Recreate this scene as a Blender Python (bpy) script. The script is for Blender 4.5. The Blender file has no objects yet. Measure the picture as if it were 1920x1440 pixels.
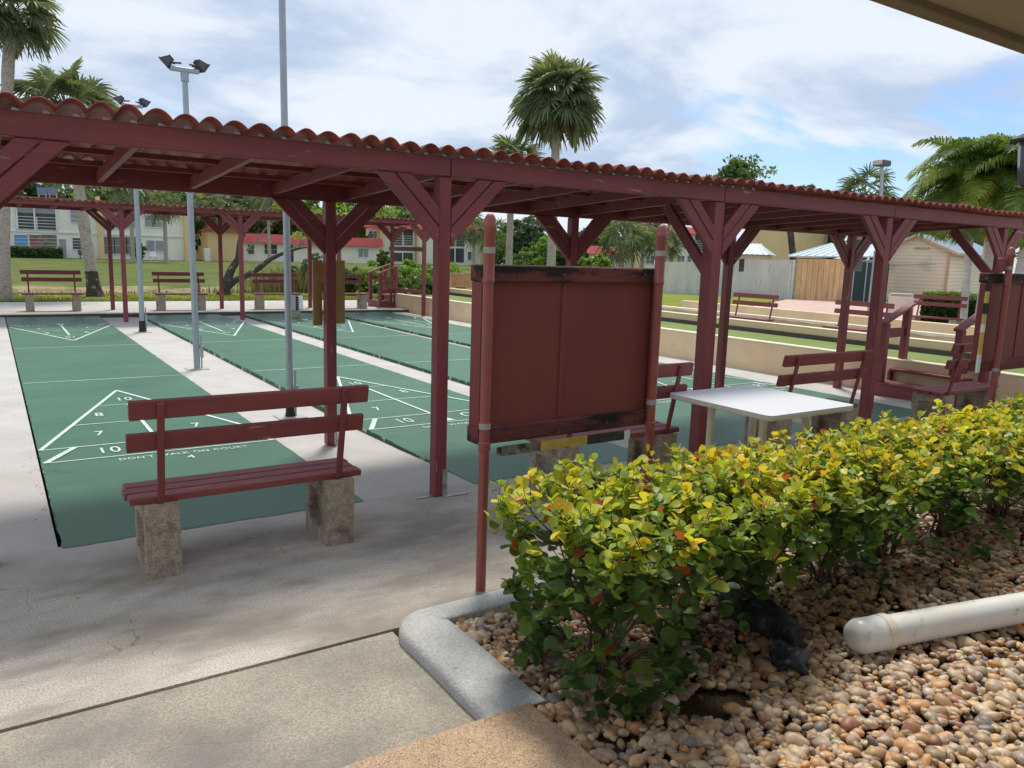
import bpy, math, random
import numpy as np
from mathutils import Vector, Matrix
R = math.radians
C = bpy.context.scene.collection
rnd = random.Random(7)

# ------------------------------------------------------------------ camera, world, sun, exposure
CAM = np.array([-0.24843565, -5.00327059, 1.74432262]); FPX = 1468.03
YAW, PIT, ROL = 0.58884803, 0.16409771, 0.03168811
def _axes():
    cy, sy = math.cos(YAW), math.sin(YAW)
    f0 = np.array([sy, cy, 0]); r0 = np.array([cy, -sy, 0]); u0 = np.array([0, 0, 1.])
    fw = f0*math.cos(PIT)-u0*math.sin(PIT); up = u0*math.cos(PIT)+f0*math.sin(PIT)
    return r0*math.cos(ROL)+up*math.sin(ROL), -r0*math.sin(ROL)+up*math.cos(ROL), fw
AR, AU, AF = _axes()
cam = bpy.data.cameras.new('camera'); camo = bpy.data.objects.new('camera', cam); C.objects.link(camo)
cam.sensor_width = 36; cam.lens = FPX/1920*36; cam.clip_start = 0.05; cam.clip_end = 1500
camo.matrix_world = Matrix([[AR[0], AU[0], -AF[0], CAM[0]], [AR[1], AU[1], -AF[1], CAM[1]], [AR[2], AU[2], -AF[2], CAM[2]], [0, 0, 0, 1]])
bpy.context.scene.camera = camo
sc = bpy.context.scene
sc.view_settings.view_transform = 'Standard'; sc.view_settings.look = 'None'; sc.view_settings.exposure = 0.57; sc.view_settings.gamma = 1

SUN = Vector((0.30, 0.46, 1.0)).normalized()
w = bpy.data.worlds.new("World"); sc.world = w; w.use_nodes = True
nt = w.node_tree; nt.nodes.clear()
def N(nt, t, **k):
    n = nt.nodes.new(t)
    for a, b in k.items():
        if a == 'inp':
            for i, v in b.items(): n.inputs[i].default_value = v
        else: setattr(n, a, b)
    return n
def L(nt, a, b): nt.links.new(a, b)
def M_(nt, op, a, b=None, c=None, clamp=False):
    n = nt.nodes.new('ShaderNodeMath'); n.operation = op; n.use_clamp = clamp
    for i, x in enumerate((a, b, c)):
        if x is None: continue
        if isinstance(x, (int, float)): n.inputs[i].default_value = x
        else: nt.links.new(x, n.inputs[i])
    return n.outputs[0]
def mixc(nt, f, a, b, mode='MIX'):
    n = nt.nodes.new('ShaderNodeMix'); n.data_type = 'RGBA'; n.blend_type = mode
    for i, x in ((0, f), (6, a), (7, b)):
        if isinstance(x, (int, float)): n.inputs[i].default_value = x
        elif isinstance(x, tuple): n.inputs[i].default_value = (*x, 1) if len(x) == 3 else x
        else: nt.links.new(x, n.inputs[i])
    return n.outputs[2]
sky = N(nt, 'ShaderNodeTexSky', sky_type='NISHITA', sun_disc=False, sun_elevation=math.asin(SUN.z), sun_rotation=math.atan2(SUN.x, SUN.y), air_density=1.0, dust_density=0.6, ozone_density=2.0)
tc = N(nt, 'ShaderNodeTexCoord'); sp = N(nt, 'ShaderNodeSeparateXYZ'); L(nt, tc.outputs['Generated'], sp.inputs[0])
zz = M_(nt, 'ADD', M_(nt, 'MAXIMUM', sp.outputs[2], 0.0), 0.16)
cb = N(nt, 'ShaderNodeCombineXYZ'); L(nt, M_(nt, 'DIVIDE', sp.outputs[0], zz), cb.inputs[0]); L(nt, M_(nt, 'DIVIDE', sp.outputs[1], zz), cb.inputs[1])
mp = N(nt, 'ShaderNodeMapping', inp={1: (1.7, 4.1, 0), 2: (0, 0, R(-25)), 3: (0.75, 1.6, 1)}); L(nt, cb.outputs[0], mp.inputs[0])
n1 = N(nt, 'ShaderNodeTexNoise', inp={2: 1.0, 3: 9.0, 4: 0.56, 8: 0.35}); L(nt, mp.outputs[0], n1.inputs['Vector'])
n2 = N(nt, 'ShaderNodeTexNoise', inp={2: 1.15, 3: 8.0, 4: 0.58, 8: 0.4}); L(nt, cb.outputs[0], n2.inputs['Vector'])
# blue gap low over the right side
gd = N(nt, 'ShaderNodeVectorMath', operation='DOT_PRODUCT'); L(nt, tc.outputs['Generated'], gd.inputs[0])
ga, ge = R(58), R(10.0)
gd.inputs[1].default_value = (math.sin(ga)*math.cos(ge), math.cos(ga)*math.cos(ge), math.sin(ge))
gap = N(nt, 'ShaderNodeMapRange', inp={1: 0.955, 2: 0.999, 3: 0.0, 4: 0.34}); L(nt, gd.outputs['Value'], gap.inputs[0])
band = N(nt, 'ShaderNodeMapRange', inp={1: 0.24, 2: 0.12, 3: 0.0, 4: 1.0}); L(nt, sp.outputs[2], band.inputs[0])
cov = M_(nt, 'SUBTRACT', n1.outputs[0], M_(nt, 'MULTIPLY', gap.outputs[0], band.outputs[0]))
cf = N(nt, 'ShaderNodeMapRange', interpolation_type='SMOOTHSTEP', inp={1: 0.20, 2: 0.36, 3: 0.0, 4: 0.97}); L(nt, cov, cf.inputs[0])
cs = N(nt, 'ShaderNodeMapRange', interpolation_type='SMOOTHSTEP', inp={1: 0.38, 2: 0.60, 3: 0.0, 4: 1.0}); L(nt, n2.outputs[0], cs.inputs[0])
ccol = mixc(nt, cs.outputs[0], (0.35, 0.43, 0.555), (0.58, 0.625, 0.68))
skyc = mixc(nt, 1.0, sky.outputs[0], (0.075, 0.085, 0.105), 'MULTIPLY')
fin = mixc(nt, cf.outputs[0], skyc, ccol)
bg = N(nt, 'ShaderNodeBackground', inp={1: 1.0}); L(nt, fin, bg.inputs[0])
wo = N(nt, 'ShaderNodeOutputWorld'); L(nt, bg.outputs[0], wo.inputs[0])

sl = bpy.data.lights.new('sun', 'SUN'); sl.energy = 2.3; sl.angle = R(13); sl.color = (1, 0.95, 0.87)
so = bpy.data.objects.new('sun', sl); C.objects.link(so); so.rotation_euler = (-SUN).to_track_quat('-Z', 'Y').to_euler()
so.location = (0, 0, 30)

# ------------------------------------------------------------------ surveying helpers (photo pixel -> real place)
def ray(px, py): return AR*(px-960)/FPX-AU*(py-720)/FPX+AF
def aty(px, py, Y): d = ray(px, py); return CAM+(Y-CAM[1])/d[1]*d
def atx(px, py, X): d = ray(px, py); return CAM+(X-CAM[0])/d[0]*d
def atd(px, py, D): d = ray(px, py); return CAM+D/math.hypot(d[0], d[1])*d
def gnd(px, py, z=0.): d = ray(px, py); return CAM+(z-CAM[2])/d[2]*d

# ------------------------------------------------------------------ object helpers
def tag(o, label=None, cat=None, group=None, kind=None):
    if label: o['label'] = label
    if cat: o['category'] = cat
    if group: o['group'] = group
    if kind: o['kind'] = kind
    return o
OFF = {}
def thing(name, label, cat, loc=(0, 0, 0), rz=0, group=None):
    o = bpy.data.objects.new(name, None); C.objects.link(o); o.location = loc; o.rotation_euler = (0, 0, rz)
    o.empty_display_size = 0.2
    return tag(o, label, cat, group)
def kids(o): return [c for c in bpy.data.objects if c.parent == o]
def dup(root, loc, rz=None, label=None, group=None, parent=None, scale=None):
    c = root.copy(); C.objects.link(c); c.parent = parent
    if parent is None:
        c.location = loc
        if rz is not None: c.rotation_euler = (0, 0, rz)
        if label: c['label'] = label
        if group: c['group'] = group
        if scale: c.scale = scale if not isinstance(scale, (int, float)) else (scale,)*3
    for k in KIDS.get(root.name, []): 
        d = dup(k, None, parent=c); KIDS.setdefault(c.name, []).append(d)
    return c
KIDS = {}
def raw_mesh(name, verts, faces, mat, parent=None, smooth=False, off=None, tone=None):
    """verts (n,3) array, faces (m,k) array or list of lists"""
    me = bpy.data.meshes.new(name)
    v = np.asarray(verts, dtype=np.float32)
    if off is not None: v = v-np.asarray(off, dtype=np.float32)
    if isinstance(faces, np.ndarray):
        m, k = faces.shape
        me.vertices.add(len(v)); me.vertices.foreach_set('co', v.ravel())
        me.loops.add(m*k); me.loops.foreach_set('vertex_index', faces.astype(np.int32).ravel())
        me.polygons.add(m); me.polygons.foreach_set('loop_start', np.arange(0, m*k, k, dtype=np.int32))
        me.update(calc_edges=True)
    else:
        me.from_pydata([tuple(map(float, q)) for q in v], [], faces)
    if tone is not None:
        a = me.attributes.new('tone', 'FLOAT', 'POINT'); a.data.foreach_set('value', np.asarray(tone, dtype=np.float32))
    if smooth: me.polygons.foreach_set('use_smooth', np.ones(len(me.polygons), dtype=bool))
    me.update(); me.validate()
    o = bpy.data.objects.new(name, me); C.objects.link(o)
    if mat: me.materials.append(mat)
    if parent:
        o.parent = parent; KIDS.setdefault(parent.name, []).append(o)
    return o
def shear(Y, k): return Matrix(((1, k, 0, -k*Y), (0, 1, 0, 0), (0, 0, 1, 0), (0, 0, 0, 1)))
class MB:
    def __init__(s): s.v = []; s.f = []
    def add(s, vs, fs):
        b = len(s.v); s.v += [tuple(q) for q in vs]; s.f += [[b+i for i in f] for f in fs]; return s
    def box(s, x0, x1, y0, y1, z0, z1):
        v = [(x0, y0, z0), (x1, y0, z0), (x1, y1, z0), (x0, y1, z0), (x0, y0, z1), (x1, y0, z1), (x1, y1, z1), (x0, y1, z1)]
        return s.add(v, [(3, 2, 1, 0), (4, 5, 6, 7), (0, 1, 5, 4), (1, 2, 6, 5), (2, 3, 7, 6), (3, 0, 4, 7)])
    def beam(s, p0, p1, w, h, up=(0, 0, 1)):
        """board of width w (sideways) and height h (along up) centred on p0-p1"""
        p0, p1 = Vector(p0), Vector(p1); d = (p1-p0).normalized(); u = Vector(up); sd = d.cross(u).normalized(); u = sd.cross(d).normalized()
        v = []
        for p in (p0, p1):
            for a, b in ((-1, -1), (1, -1), (1, 1), (-1, 1)): v.append(p+sd*a*w/2+u*b*h/2)
        return s.add(v, [(3, 2, 1, 0), (4, 5, 6, 7), (0, 1, 5, 4), (1, 2, 6, 5), (2, 3, 7, 6), (3, 0, 4, 7)])
    def prism(s, prof, axis, a0, a1):
        """extrude 2D polygon prof along axis ('x': prof is (y,z); 'y': (x,z); 'z': (x,y))"""
        n = len(prof); mk = {'x': lambda p, a: (a, p[0], p[1]), 'y': lambda p, a: (p[0], a, p[1]), 'z': lambda p, a: (p[0], p[1], a)}[axis]
        v = [mk(p, a0) for p in prof]+[mk(p, a1) for p in prof]
        return s.add(v, [list(range(n))[::-1], list(range(n, 2*n))]+[(i, (i+1) % n, n+(i+1) % n, n+i) for i in range(n)])
    def tube(s, pts, rad, n=10, cap=True):
        pts = [Vector(p) for p in pts]; rad = rad if isinstance(rad, (list, tuple)) else [rad]*len(pts)
        b = len(s.v); ref = Vector((0.13, 0.21, 1)) if abs((pts[-1]-pts[0]).normalized().z) < .9 else Vector((1, 0.1, 0))
        for i, p in enumerate(pts):
            t = (pts[min(i+1, len(pts)-1)]-pts[max(i-1, 0)]).normalized(); a = t.cross(ref).normalized(); c = t.cross(a)
            for k in range(n):
                q = 2*math.pi*k/n; s.v.append(tuple(p+a*math.cos(q)*rad[i]+c*math.sin(q)*rad[i]))
        for i in range(len(pts)-1):
            for k in range(n): s.f.append([b+i*n+k, b+i*n+(k+1) % n, b+(i+1)*n+(k+1) % n, b+(i+1)*n+k])
        if cap: s.f.append([b+k for k in range(n)][::-1]); s.f.append([b+(len(pts)-1)*n+k for k in range(n)])
        return s
    def lathe(s, c, prof, n=20, axis=(0, 0, 1)):
        ax = Vector(axis).normalized(); return s.tube([Vector(c)+ax*z for r, z in prof], [max(r, 1e-4) for r, z in prof], n)
    def xf(s, M): s.v = [tuple(M @ Vector(q)) for q in s.v]; return s
    def build(s, name, mat, parent=None, bevel=0, smooth=False, off=None, seg=1):
        v = s.v
        if off is not None: v = [(a-off[0], b-off[1], c-off[2]) for a, b, c in v]
        me = bpy.data.meshes.new(name); me.from_pydata(v, [], s.f); me.update()
        o = bpy.data.objects.new(name, me); C.objects.link(o)
        if mat: me.materials.append(mat)
        if smooth:
            me.polygons.foreach_set('use_smooth', np.ones(len(me.polygons), dtype=bool))
            md = o.modifiers.new('es', 'EDGE_SPLIT'); md.split_angle = R(38)
        if bevel:
            md = o.modifiers.new('bv', 'BEVEL'); md.width = bevel; md.segments = seg; md.limit_method = 'ANGLE'
        if parent:
            o.parent = parent; KIDS.setdefault(parent.name, []).append(o)
        return o

# ------------------------------------------------------------------ materials
MATS = {}
def mat(name, col, rough=0.7, spec=0.5, var=0.15, scale=6.0, col2=None, bump=0.0, bscale=60.0, metal=0.0, stretch=(1, 1, 1), spots=None, spotscale=3.0, spotw=(0.62, 0.70), spotcol=None, trans=0.0, coords='Object', det=6, speck=0.0, rvar=0.0, spot2=None):
    if name in MATS: return MATS[name]
    m = bpy.data.materials.new(name); m.use_nodes = True; nt = m.node_tree; bs = nt.nodes['Principled BSDF']
    tc = N(nt, 'ShaderNodeTexCoord'); mp = N(nt, 'ShaderNodeMapping', inp={3: stretch}); L(nt, tc.outputs[coords], mp.inputs[0])
    n = N(nt, 'ShaderNodeTexNoise', inp={2: scale, 3: float(det), 4: 0.6}); L(nt, mp.outputs[0], n.inputs['Vector'])
    r = N(nt, 'ShaderNodeMapRange', inp={1: 0.3, 2: 0.7, 3: 0.0, 4: 1.0}); L(nt, n.outputs[0], r.inputs[0])
    c2 = col2 or tuple(min(1, c*(1+var)) for c in col); c1 = col if col2 else tuple(c*(1-var) for c in col)
    c = mixc(nt, r.outputs[0], c1, c2)
    if speck:
        ns = N(nt, 'ShaderNodeTexNoise', inp={2: bscale*1.3, 3: 2.0, 4: 0.7}); L(nt, tc.outputs[coords], ns.inputs['Vector'])
        rs = N(nt, 'ShaderNodeMapRange', inp={1: 0.35, 2: 0.65, 3: 1-speck, 4: 1+speck}); L(nt, ns.outputs[0], rs.inputs[0])
        vm = N(nt, 'ShaderNodeVectorMath', operation='SCALE'); L(nt, c, vm.inputs[0]); L(nt, rs.outputs[0], vm.inputs['Scale']); c = vm.outputs[0]
    for (sc_, wdt, scol, amt) in (spots or []):
        n3 = N(nt, 'ShaderNodeTexNoise', inp={2: sc_, 3: 5.0, 4: 0.62}); L(nt, mp.outputs[0], n3.inputs['Vector'])
        r3 = N(nt, 'ShaderNodeMapRange', inp={1: wdt[0], 2: wdt[1], 3: 0.0, 4: amt}); L(nt, n3.outputs[0], r3.inputs[0])
        c = mixc(nt, r3.outputs[0], c, scol)
    L(nt, c, bs.inputs['Base Color'])
    bs.inputs['Roughness'].default_value = rough; bs.inputs['Specular IOR Level'].default_value = spec; bs.inputs['Metallic'].default_value = metal
    if rvar:
        rr = N(nt, 'ShaderNodeMapRange', inp={1: 0.3, 2: 0.7, 3: rough-rvar, 4: rough+rvar}); L(nt, n.outputs[0], rr.inputs[0]); L(nt, rr.outputs[0], bs.inputs['Roughness'])
    if bump:
        nb = N(nt, 'ShaderNodeTexNoise', inp={2: bscale, 3: 4.0, 4: 0.65}); L(nt, mp.outputs[0], nb.inputs['Vector'])
        b = N(nt, 'ShaderNodeBump', inp={0: bump, 1: 0.01}); L(nt, nb.outputs[0], b.inputs['Height']); L(nt, b.outputs[0], bs.inputs['Normal'])
    if trans:
        tr = N(nt, 'ShaderNodeBsdfTranslucent'); L(nt, c, tr.inputs[0]); mx = N(nt, 'ShaderNodeMixShader', inp={0: trans})
        L(nt, bs.outputs[0], mx.inputs[1]); L(nt, tr.outputs[0], mx.inputs[2]); L(nt, mx.outputs[0], nt.nodes['Material Output'].inputs[0])
    MATS[name] = m; return m
def leafmat(name, stops, trans=0.35, rough=0.45, attr=True, jitter=0.25, spec=0.4):
    """stops: colours along the per-point tone attribute; random per leaf brightness"""
    m = bpy.data.materials.new(name); m.use_nodes = True; nt = m.node_tree; bs = nt.nodes['Principled BSDF']
    ge = N(nt, 'ShaderNodeNewGeometry'); cr = N(nt, 'ShaderNodeValToRGB')
    at = N(nt, 'ShaderNodeAttribute', attribute_name='tone')
    el = cr.color_ramp.elements
    while len(el) < len(stops): el.new(0.5)
    for i, (p, c) in enumerate(stops): el[i].position = p; el[i].color = (*c, 1)
    L(nt, at.outputs['Fac'], cr.inputs[0])
    mr = N(nt, 'ShaderNodeMapRange', inp={1: 0, 2: 1, 3: 1-jitter, 4: 1+jitter}); L(nt, ge.outputs['Random Per Island'], mr.inputs[0])
    vm = N(nt, 'ShaderNodeVectorMath', operation='SCALE'); L(nt, cr.outputs[0], vm.inputs[0]); L(nt, mr.outputs[0], vm.inputs['Scale'])
    L(nt, vm.outputs[0], bs.inputs['Base Color']); bs.inputs['Roughness'].default_value = rough; bs.inputs['Specular IOR Level'].default_value = spec
    tr = N(nt, 'ShaderNodeBsdfTranslucent'); v2 = N(nt, 'ShaderNodeVectorMath', operation='MULTIPLY'); L(nt, vm.outputs[0], v2.inputs[0]); v2.inputs[1].default_value = (1.25, 1.2, 0.6); L(nt, v2.outputs[0], tr.inputs[0])
    mx = N(nt, 'ShaderNodeMixShader', inp={0: trans}); L(nt, bs.outputs[0], mx.inputs[1]); L(nt, tr.outputs[0], mx.inputs[2]); L(nt, mx.outputs[0], nt.nodes['Material Output'].inputs[0])
    MATS[name] = m; return m

RED = mat('oxblood_paint', (0.225, 0.054, 0.055), 0.5, 0.35, 0.14, 7, bump=0.5, bscale=70, stretch=(0.22, 1, 1), spots=[(2.6, (0.50, 0.68), (0.155, 0.042, 0.047), 0.6), (3.6, (0.56, 0.70), (0.30, 0.090, 0.085), 0.45), (17, (0.65, 0.69), (0.42, 0.30, 0.27), 0.65), (34, (0.66, 0.70), (0.06, 0.028, 0.028), 0.7)])
REDV = mat('oxblood_paint_upright', (0.235, 0.056, 0.056), 0.5, 0.35, 0.14, 7, bump=0.5, bscale=70, stretch=(1, 1, 0.2), spots=[(2.6, (0.50, 0.68), (0.155, 0.042, 0.047), 0.6), (3.6, (0.56, 0.70), (0.30, 0.090, 0.085), 0.45), (17, (0.65, 0.69), (0.42, 0.30, 0.27), 0.65), (34, (0.66, 0.70), (0.06, 0.028, 0.028), 0.7)])
REDW = mat('worn_oxblood_paint', (0.25, 0.060, 0.060), 0.5, 0.35, 0.2, 9, bump=0.8, bscale=60, stretch=(0.12, 1, 1), spots=[(30, (0.60, 0.68), (0.42, 0.17, 0.16), 0.5), (22, (0.66, 0.74), (0.09, 0.03, 0.03), 0.8)])
REDP = mat('pipe_paint', (0.31, 0.085, 0.068), 0.4, 0.5, 0.12, 8, bump=0.1)
BOARD = mat('board_paint', (0.215, 0.052, 0.046), 0.55, 0.3, 0.12, 2.0, bump=0.15, bscale=14, stretch=(1, 1, 0.5))
ROT = mat('rotting_rail', (0.15, 0.044, 0.042), 0.7, 0.3, 0.4, 9, bump=0.9, bscale=26, stretch=(0.3, 1, 1), spots=[(5, (0.49, 0.57), (0.010, 0.009, 0.008), 0.95), (30, (0.66, 0.7), (0.3, 0.25, 0.2), 0.6)])
TILE = mat('tile_sheet', (0.33, 0.085, 0.065), 0.5, 0.4, 0.2, 5, bump=0.2, trans=0.05, spots=[(9, (0.56, 0.66), (0.17, 0.045, 0.045), 0.7), (2.5, (0.55, 0.7), (0.42, 0.16, 0.11), 0.5)])
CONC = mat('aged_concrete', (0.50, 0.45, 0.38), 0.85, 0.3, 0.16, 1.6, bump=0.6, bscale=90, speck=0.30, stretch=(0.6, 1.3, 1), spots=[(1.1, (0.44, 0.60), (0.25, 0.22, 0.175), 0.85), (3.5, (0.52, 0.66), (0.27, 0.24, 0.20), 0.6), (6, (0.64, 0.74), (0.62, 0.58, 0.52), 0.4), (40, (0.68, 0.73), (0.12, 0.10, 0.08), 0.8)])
CONL = mat('pale_concrete', (0.50, 0.475, 0.44), 0.8, 0.3, 0.10, 1.8, bump=0.4, bscale=80, speck=0.10, spots=[(1.2, (0.55, 0.72), (0.42, 0.39, 0.34), 0.6), (26, (0.69, 0.74), (0.25, 0.2, 0.15), 0.6)])
CONP = mat('path_concrete', (0.37, 0.33, 0.265), 0.85, 0.3, 0.16, 2.2, bump=0.6, bscale=90, speck=0.26, spots=[(1.6, (0.45, 0.66), (0.21, 0.20, 0.18), 0.75), (60, (0.68, 0.72), (0.08, 0.06, 0.05), 0.7)])
KERBM = mat('kerb_concrete', (0.46, 0.46, 0.44), 0.85, 0.3, 0.14, 5, bump=0.8, bscale=70, speck=0.16, spots=[(30, (0.64, 0.72), (0.14, 0.13, 0.12), 0.6), (3, (0.55, 0.7), (0.48, 0.44, 0.36), 0.6)])
BLOCK = mat('aggregate_block', (0.42, 0.345, 0.26), 0.9, 0.3, 0.3, 26, bump=1.0, bscale=75, speck=0.32, spots=[(5, (0.52, 0.66), (0.10, 0.09, 0.075), 0.6), (60, (0.66, 0.7), (0.5, 0.45, 0.38), 0.7)])
COURT = mat('court_green', (0.055, 0.150, 0.090), 0.42, 0.24, 0.11, 0.9, bump=0.25, bscale=120, speck=0.06, rvar=0.06, spots=[(1.1, (0.60, 0.74), (0.040, 0.150, 0.060), 0.8), (3.2, (0.60, 0.70), (0.022, 0.075, 0.05), 0.5)], stretch=(0.7, 1.8, 1))
EDGEG = mat('peeling_court_edge', (0.04, 0.115, 0.06), 0.8, 0.3, 0.3, 20, bump=0.8, spots=[(9, (0.56, 0.60), (0.5, 0.5, 0.42), 0.9)])
LINE = mat('white_court_paint', (0.60, 0.70, 0.67), 0.6, 0.3, 0.08, 20, spots=[(1.3, (0.48, 0.70), (0.35, 0.50, 0.43), 0.7), (35, (0.64, 0.72), (0.12, 0.25, 0.17), 0.8)])
WALLT = mat('tan_stucco_wall', (0.78, 0.59, 0.37), 0.85, 0.3, 0.10, 1.5, bump=0.4, spots=[(1.4, (0.52, 0.68), (0.78, 0.50, 0.31), 0.5), (4, (0.62, 0.72), (0.5, 0.4, 0.27), 0.4)])
CAPC = mat('cream_wall_cap', (0.78, 0.70, 0.52), 0.8, 0.3, 0.08, 4, spots=[(14, (0.62, 0.7), (0.4, 0.34, 0.24), 0.6)])
TURF = mat('bocce_turf', (0.20, 0.25, 0.085), 0.95, 0.1, 0.10, 2.0, bump=0.6, bscale=150, speck=0.12)
KICK = mat('dark_kickboard', (0.085, 0.072, 0.066), 0.8, 0.3, 0.2, 6, bump=0.3)
PINK = mat('pink_pavers', (0.62, 0.44, 0.38), 0.85, 0.3, 0.10, 2.5, bump=0.3, speck=0.1)
GRASS = mat('lawn', (0.105, 0.135, 0.032), 0.95, 0.1, 0.22, 0.5, bump=1.0, bscale=22, speck=0.25, spots=[(0.25, (0.50, 0.66), (0.19, 0.17, 0.065), 0.55), (1.3, (0.52, 0.68), (0.06, 0.085, 0.022), 0.7)])
GRASSB = mat('verge_grass', (0.20, 0.235, 0.035), 0.95, 0.1, 0.22, 2.0, bump=1.0, bscale=40, speck=0.3, spots=[(1.6, (0.60, 0.74), (0.12, 0.16, 0.03), 0.6)])
SOIL = mat('soil', (0.085, 0.065, 0.045), 0.95, 0.1, 0.3, 9, bump=0.8, bscale=60, speck=0.3)
WATER = mat('pond_water', (0.075, 0.080, 0.045), 0.14, 0.5, 0.2, 0.5, bump=0.12, bscale=3)
MUD = mat('pond_bank_mud', (0.30, 0.245, 0.13), 0.95, 0.1, 0.25, 1.2, bump=0.8, bscale=15, spots=[(0.8, (0.5, 0.6), (0.10, 0.11, 0.04), 0.8)])
STUC = mat('tan_textured_deck', (0.54, 0.375, 0.24), 0.8, 0.35, 0.06, 3, bump=0, speck=0.0)
GALV = mat('galvanised_steel', (0.36, 0.40, 0.44), 0.45, 0.5, 0.10, 5, metal=0.55, bump=0.1)
STRAP = mat('strap_steel', (0.42, 0.42, 0.41), 0.5, 0.5, 0.25, 20, metal=0.5, spots=[(30, (0.55, 0.65), (0.2, 0.1, 0.06), 0.5)])
BLACK = mat('black_rubber', (0.018, 0.018, 0.018), 0.6, 0.4, 0.3, 10)
DARKM = mat('dark_fixture', (0.07, 0.068, 0.07), 0.5, 0.5, 0.2, 10)
GLASSL = mat('fixture_glass', (0.55, 0.52, 0.44), 0.15, 0.5, 0.1, 10)
PVC = mat('white_plastic', (0.80, 0.79, 0.75), 0.32, 0.5, 0.03, 5, spots=[(9, (0.60, 0.66), (0.50, 0.36, 0.22), 0.75), (2.5, (0.5, 0.7), (0.72, 0.68, 0.58), 0.7)])
PVCY = mat('cream_plastic', (0.76, 0.70, 0.55), 0.4, 0.5, 0.05, 8)
TABLE = mat('white_laminate', (0.66, 0.67, 0.69), 0.5, 0.4, 0.015, 2)
TEDGE = mat('ivory_edge', (0.66, 0.62, 0.52), 0.5, 0.4, 0.06, 12)
OCHRE = mat('ochre_paint', (0.36, 0.26, 0.10), 0.6, 0.4, 0.1, 5, bump=0.15)
YEL = mat('yellow_tape', (0.62, 0.42, 0.10), 0.5, 0.4, 0.2, 10)
WHT = mat('white_paint', (0.78, 0.78, 0.76), 0.5, 0.4, 0.05, 8)
BARKP = mat('palm_bark', (0.42, 0.37, 0.31), 0.95, 0.2, 0.3, 5, bump=1.0, bscale=22, stretch=(1, 1, 1.6), speck=0.22, spots=[(5, (0.54, 0.62), (0.13, 0.11, 0.095), 0.6)])
BARKL = mat('dark_bark', (0.075, 0.062, 0.053), 0.95, 0.2, 0.4, 6, bump=1.0, bscale=22, speck=0.2, spots=[(6, (0.60, 0.64), (0.34, 0.33, 0.31), 0.8)])
BARKG = mat('grey_bark', (0.23, 0.21, 0.185), 0.9, 0.2, 0.25, 7, bump=0.8, bscale=20, spots=[(4, (0.55, 0.65), (0.11, 0.10, 0.09), 0.6)])
TWIG = mat('hedge_twig', (0.115, 0.078, 0.052), 0.85, 0.2, 0.3, 30)
SMOOTHP = mat('smooth_palm_trunk', (0.58, 0.58, 0.55), 0.8, 0.3, 0.15, 10, bump=0.5, bscale=25, stretch=(0.3, 0.3, 2.5))
SHAFT = mat('crownshaft', (0.32, 0.29, 0.07), 0.5, 0.4, 0.25, 4, col2=(0.52, 0.27, 0.07))
CREAM = mat('cream_stucco', (0.86, 0.84, 0.74), 0.85, 0.3, 0.05, 0.8, spots=[(0.6, (0.6, 0.75), (0.75, 0.70, 0.58), 0.5)])
BUFF = mat('buff_stucco', (0.76, 0.57, 0.31), 0.85, 0.3, 0.06, 0.6)
ROOFR = mat('red_metal_roof', (0.52, 0.085, 0.085), 0.55, 0.4, 0.12, 1.5)
ROOFO = mat('terracotta_roof', (0.42, 0.12, 0.08), 0.7, 0.3, 0.2, 3, bump=0.5, bscale=12)
PANE = mat('window_pane', (0.075, 0.085, 0.095), 0.08, 0.6, 0.25, 0.6)
PANEG = mat('curtained_pane', (0.30, 0.33, 0.35), 0.15, 0.5, 0.2, 1.2)
DARKI = mat('shaded_interior', (0.09, 0.09, 0.095), 0.8, 0.3, 0.3, 0.8)
FENG = mat('weathered_fence', (0.64, 0.62, 0.60), 0.9, 0.2, 0.18, 3, stretch=(1, 1, 0.15), bump=0.4, spots=[(6, (0.58, 0.66), (0.23, 0.22, 0.21), 0.6)])
FENN = mat('new_cedar_fence', (0.68, 0.45, 0.23), 0.85, 0.2, 0.25, 4, stretch=(1, 1, 0.2), bump=0.4, spots=[(5, (0.56, 0.66), (0.40, 0.34, 0.27), 0.7), (22, (0.70, 0.73), (0.12, 0.07, 0.04), 0.8)])
METR = mat('pale_metal_roof', (0.55, 0.64, 0.68), 0.4, 0.5, 0.08, 2, spots=[(1.2, (0.6, 0.75), (0.42, 0.46, 0.47), 0.5)])
SIDING = mat('tan_siding', (0.80, 0.67, 0.49), 0.75, 0.3, 0.05, 1.5)
SIDTR = mat('siding_trim', (0.58, 0.40, 0.26), 0.7, 0.3, 0.05, 2)
MESHF = mat('dark_windscreen', (0.035, 0.065, 0.065), 0.9, 0.2, 0.15, 2)
TEAK = mat('slatted_teak', (0.50, 0.29, 0.16), 0.7, 0.3, 0.15, 6)
ROCKB = mat('black_rock', (0.022, 0.024, 0.026), 0.6, 0.5, 0.5, 8, bump=1.0, bscale=26, spots=[(7, (0.50, 0.62), (0.10, 0.105, 0.11), 0.8), (25, (0.60, 0.68), (0.22, 0.21, 0.19), 0.7)])
SOFF = mat('soffit_stucco', (0.46, 0.39, 0.31), 0.85, 0.2, 0.06, 2, bump=0.2)
FASC = mat('fascia_brown', (0.27, 0.20, 0.14), 0.7, 0.3, 0.1, 6)
TEAL = mat('teal_door', (0.16, 0.40, 0.36), 0.6, 0.3, 0.05, 2)
SOLAR = mat('solar_glass', (0.055, 0.075, 0.12), 0.2, 0.6, 0.15, 2)

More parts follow.
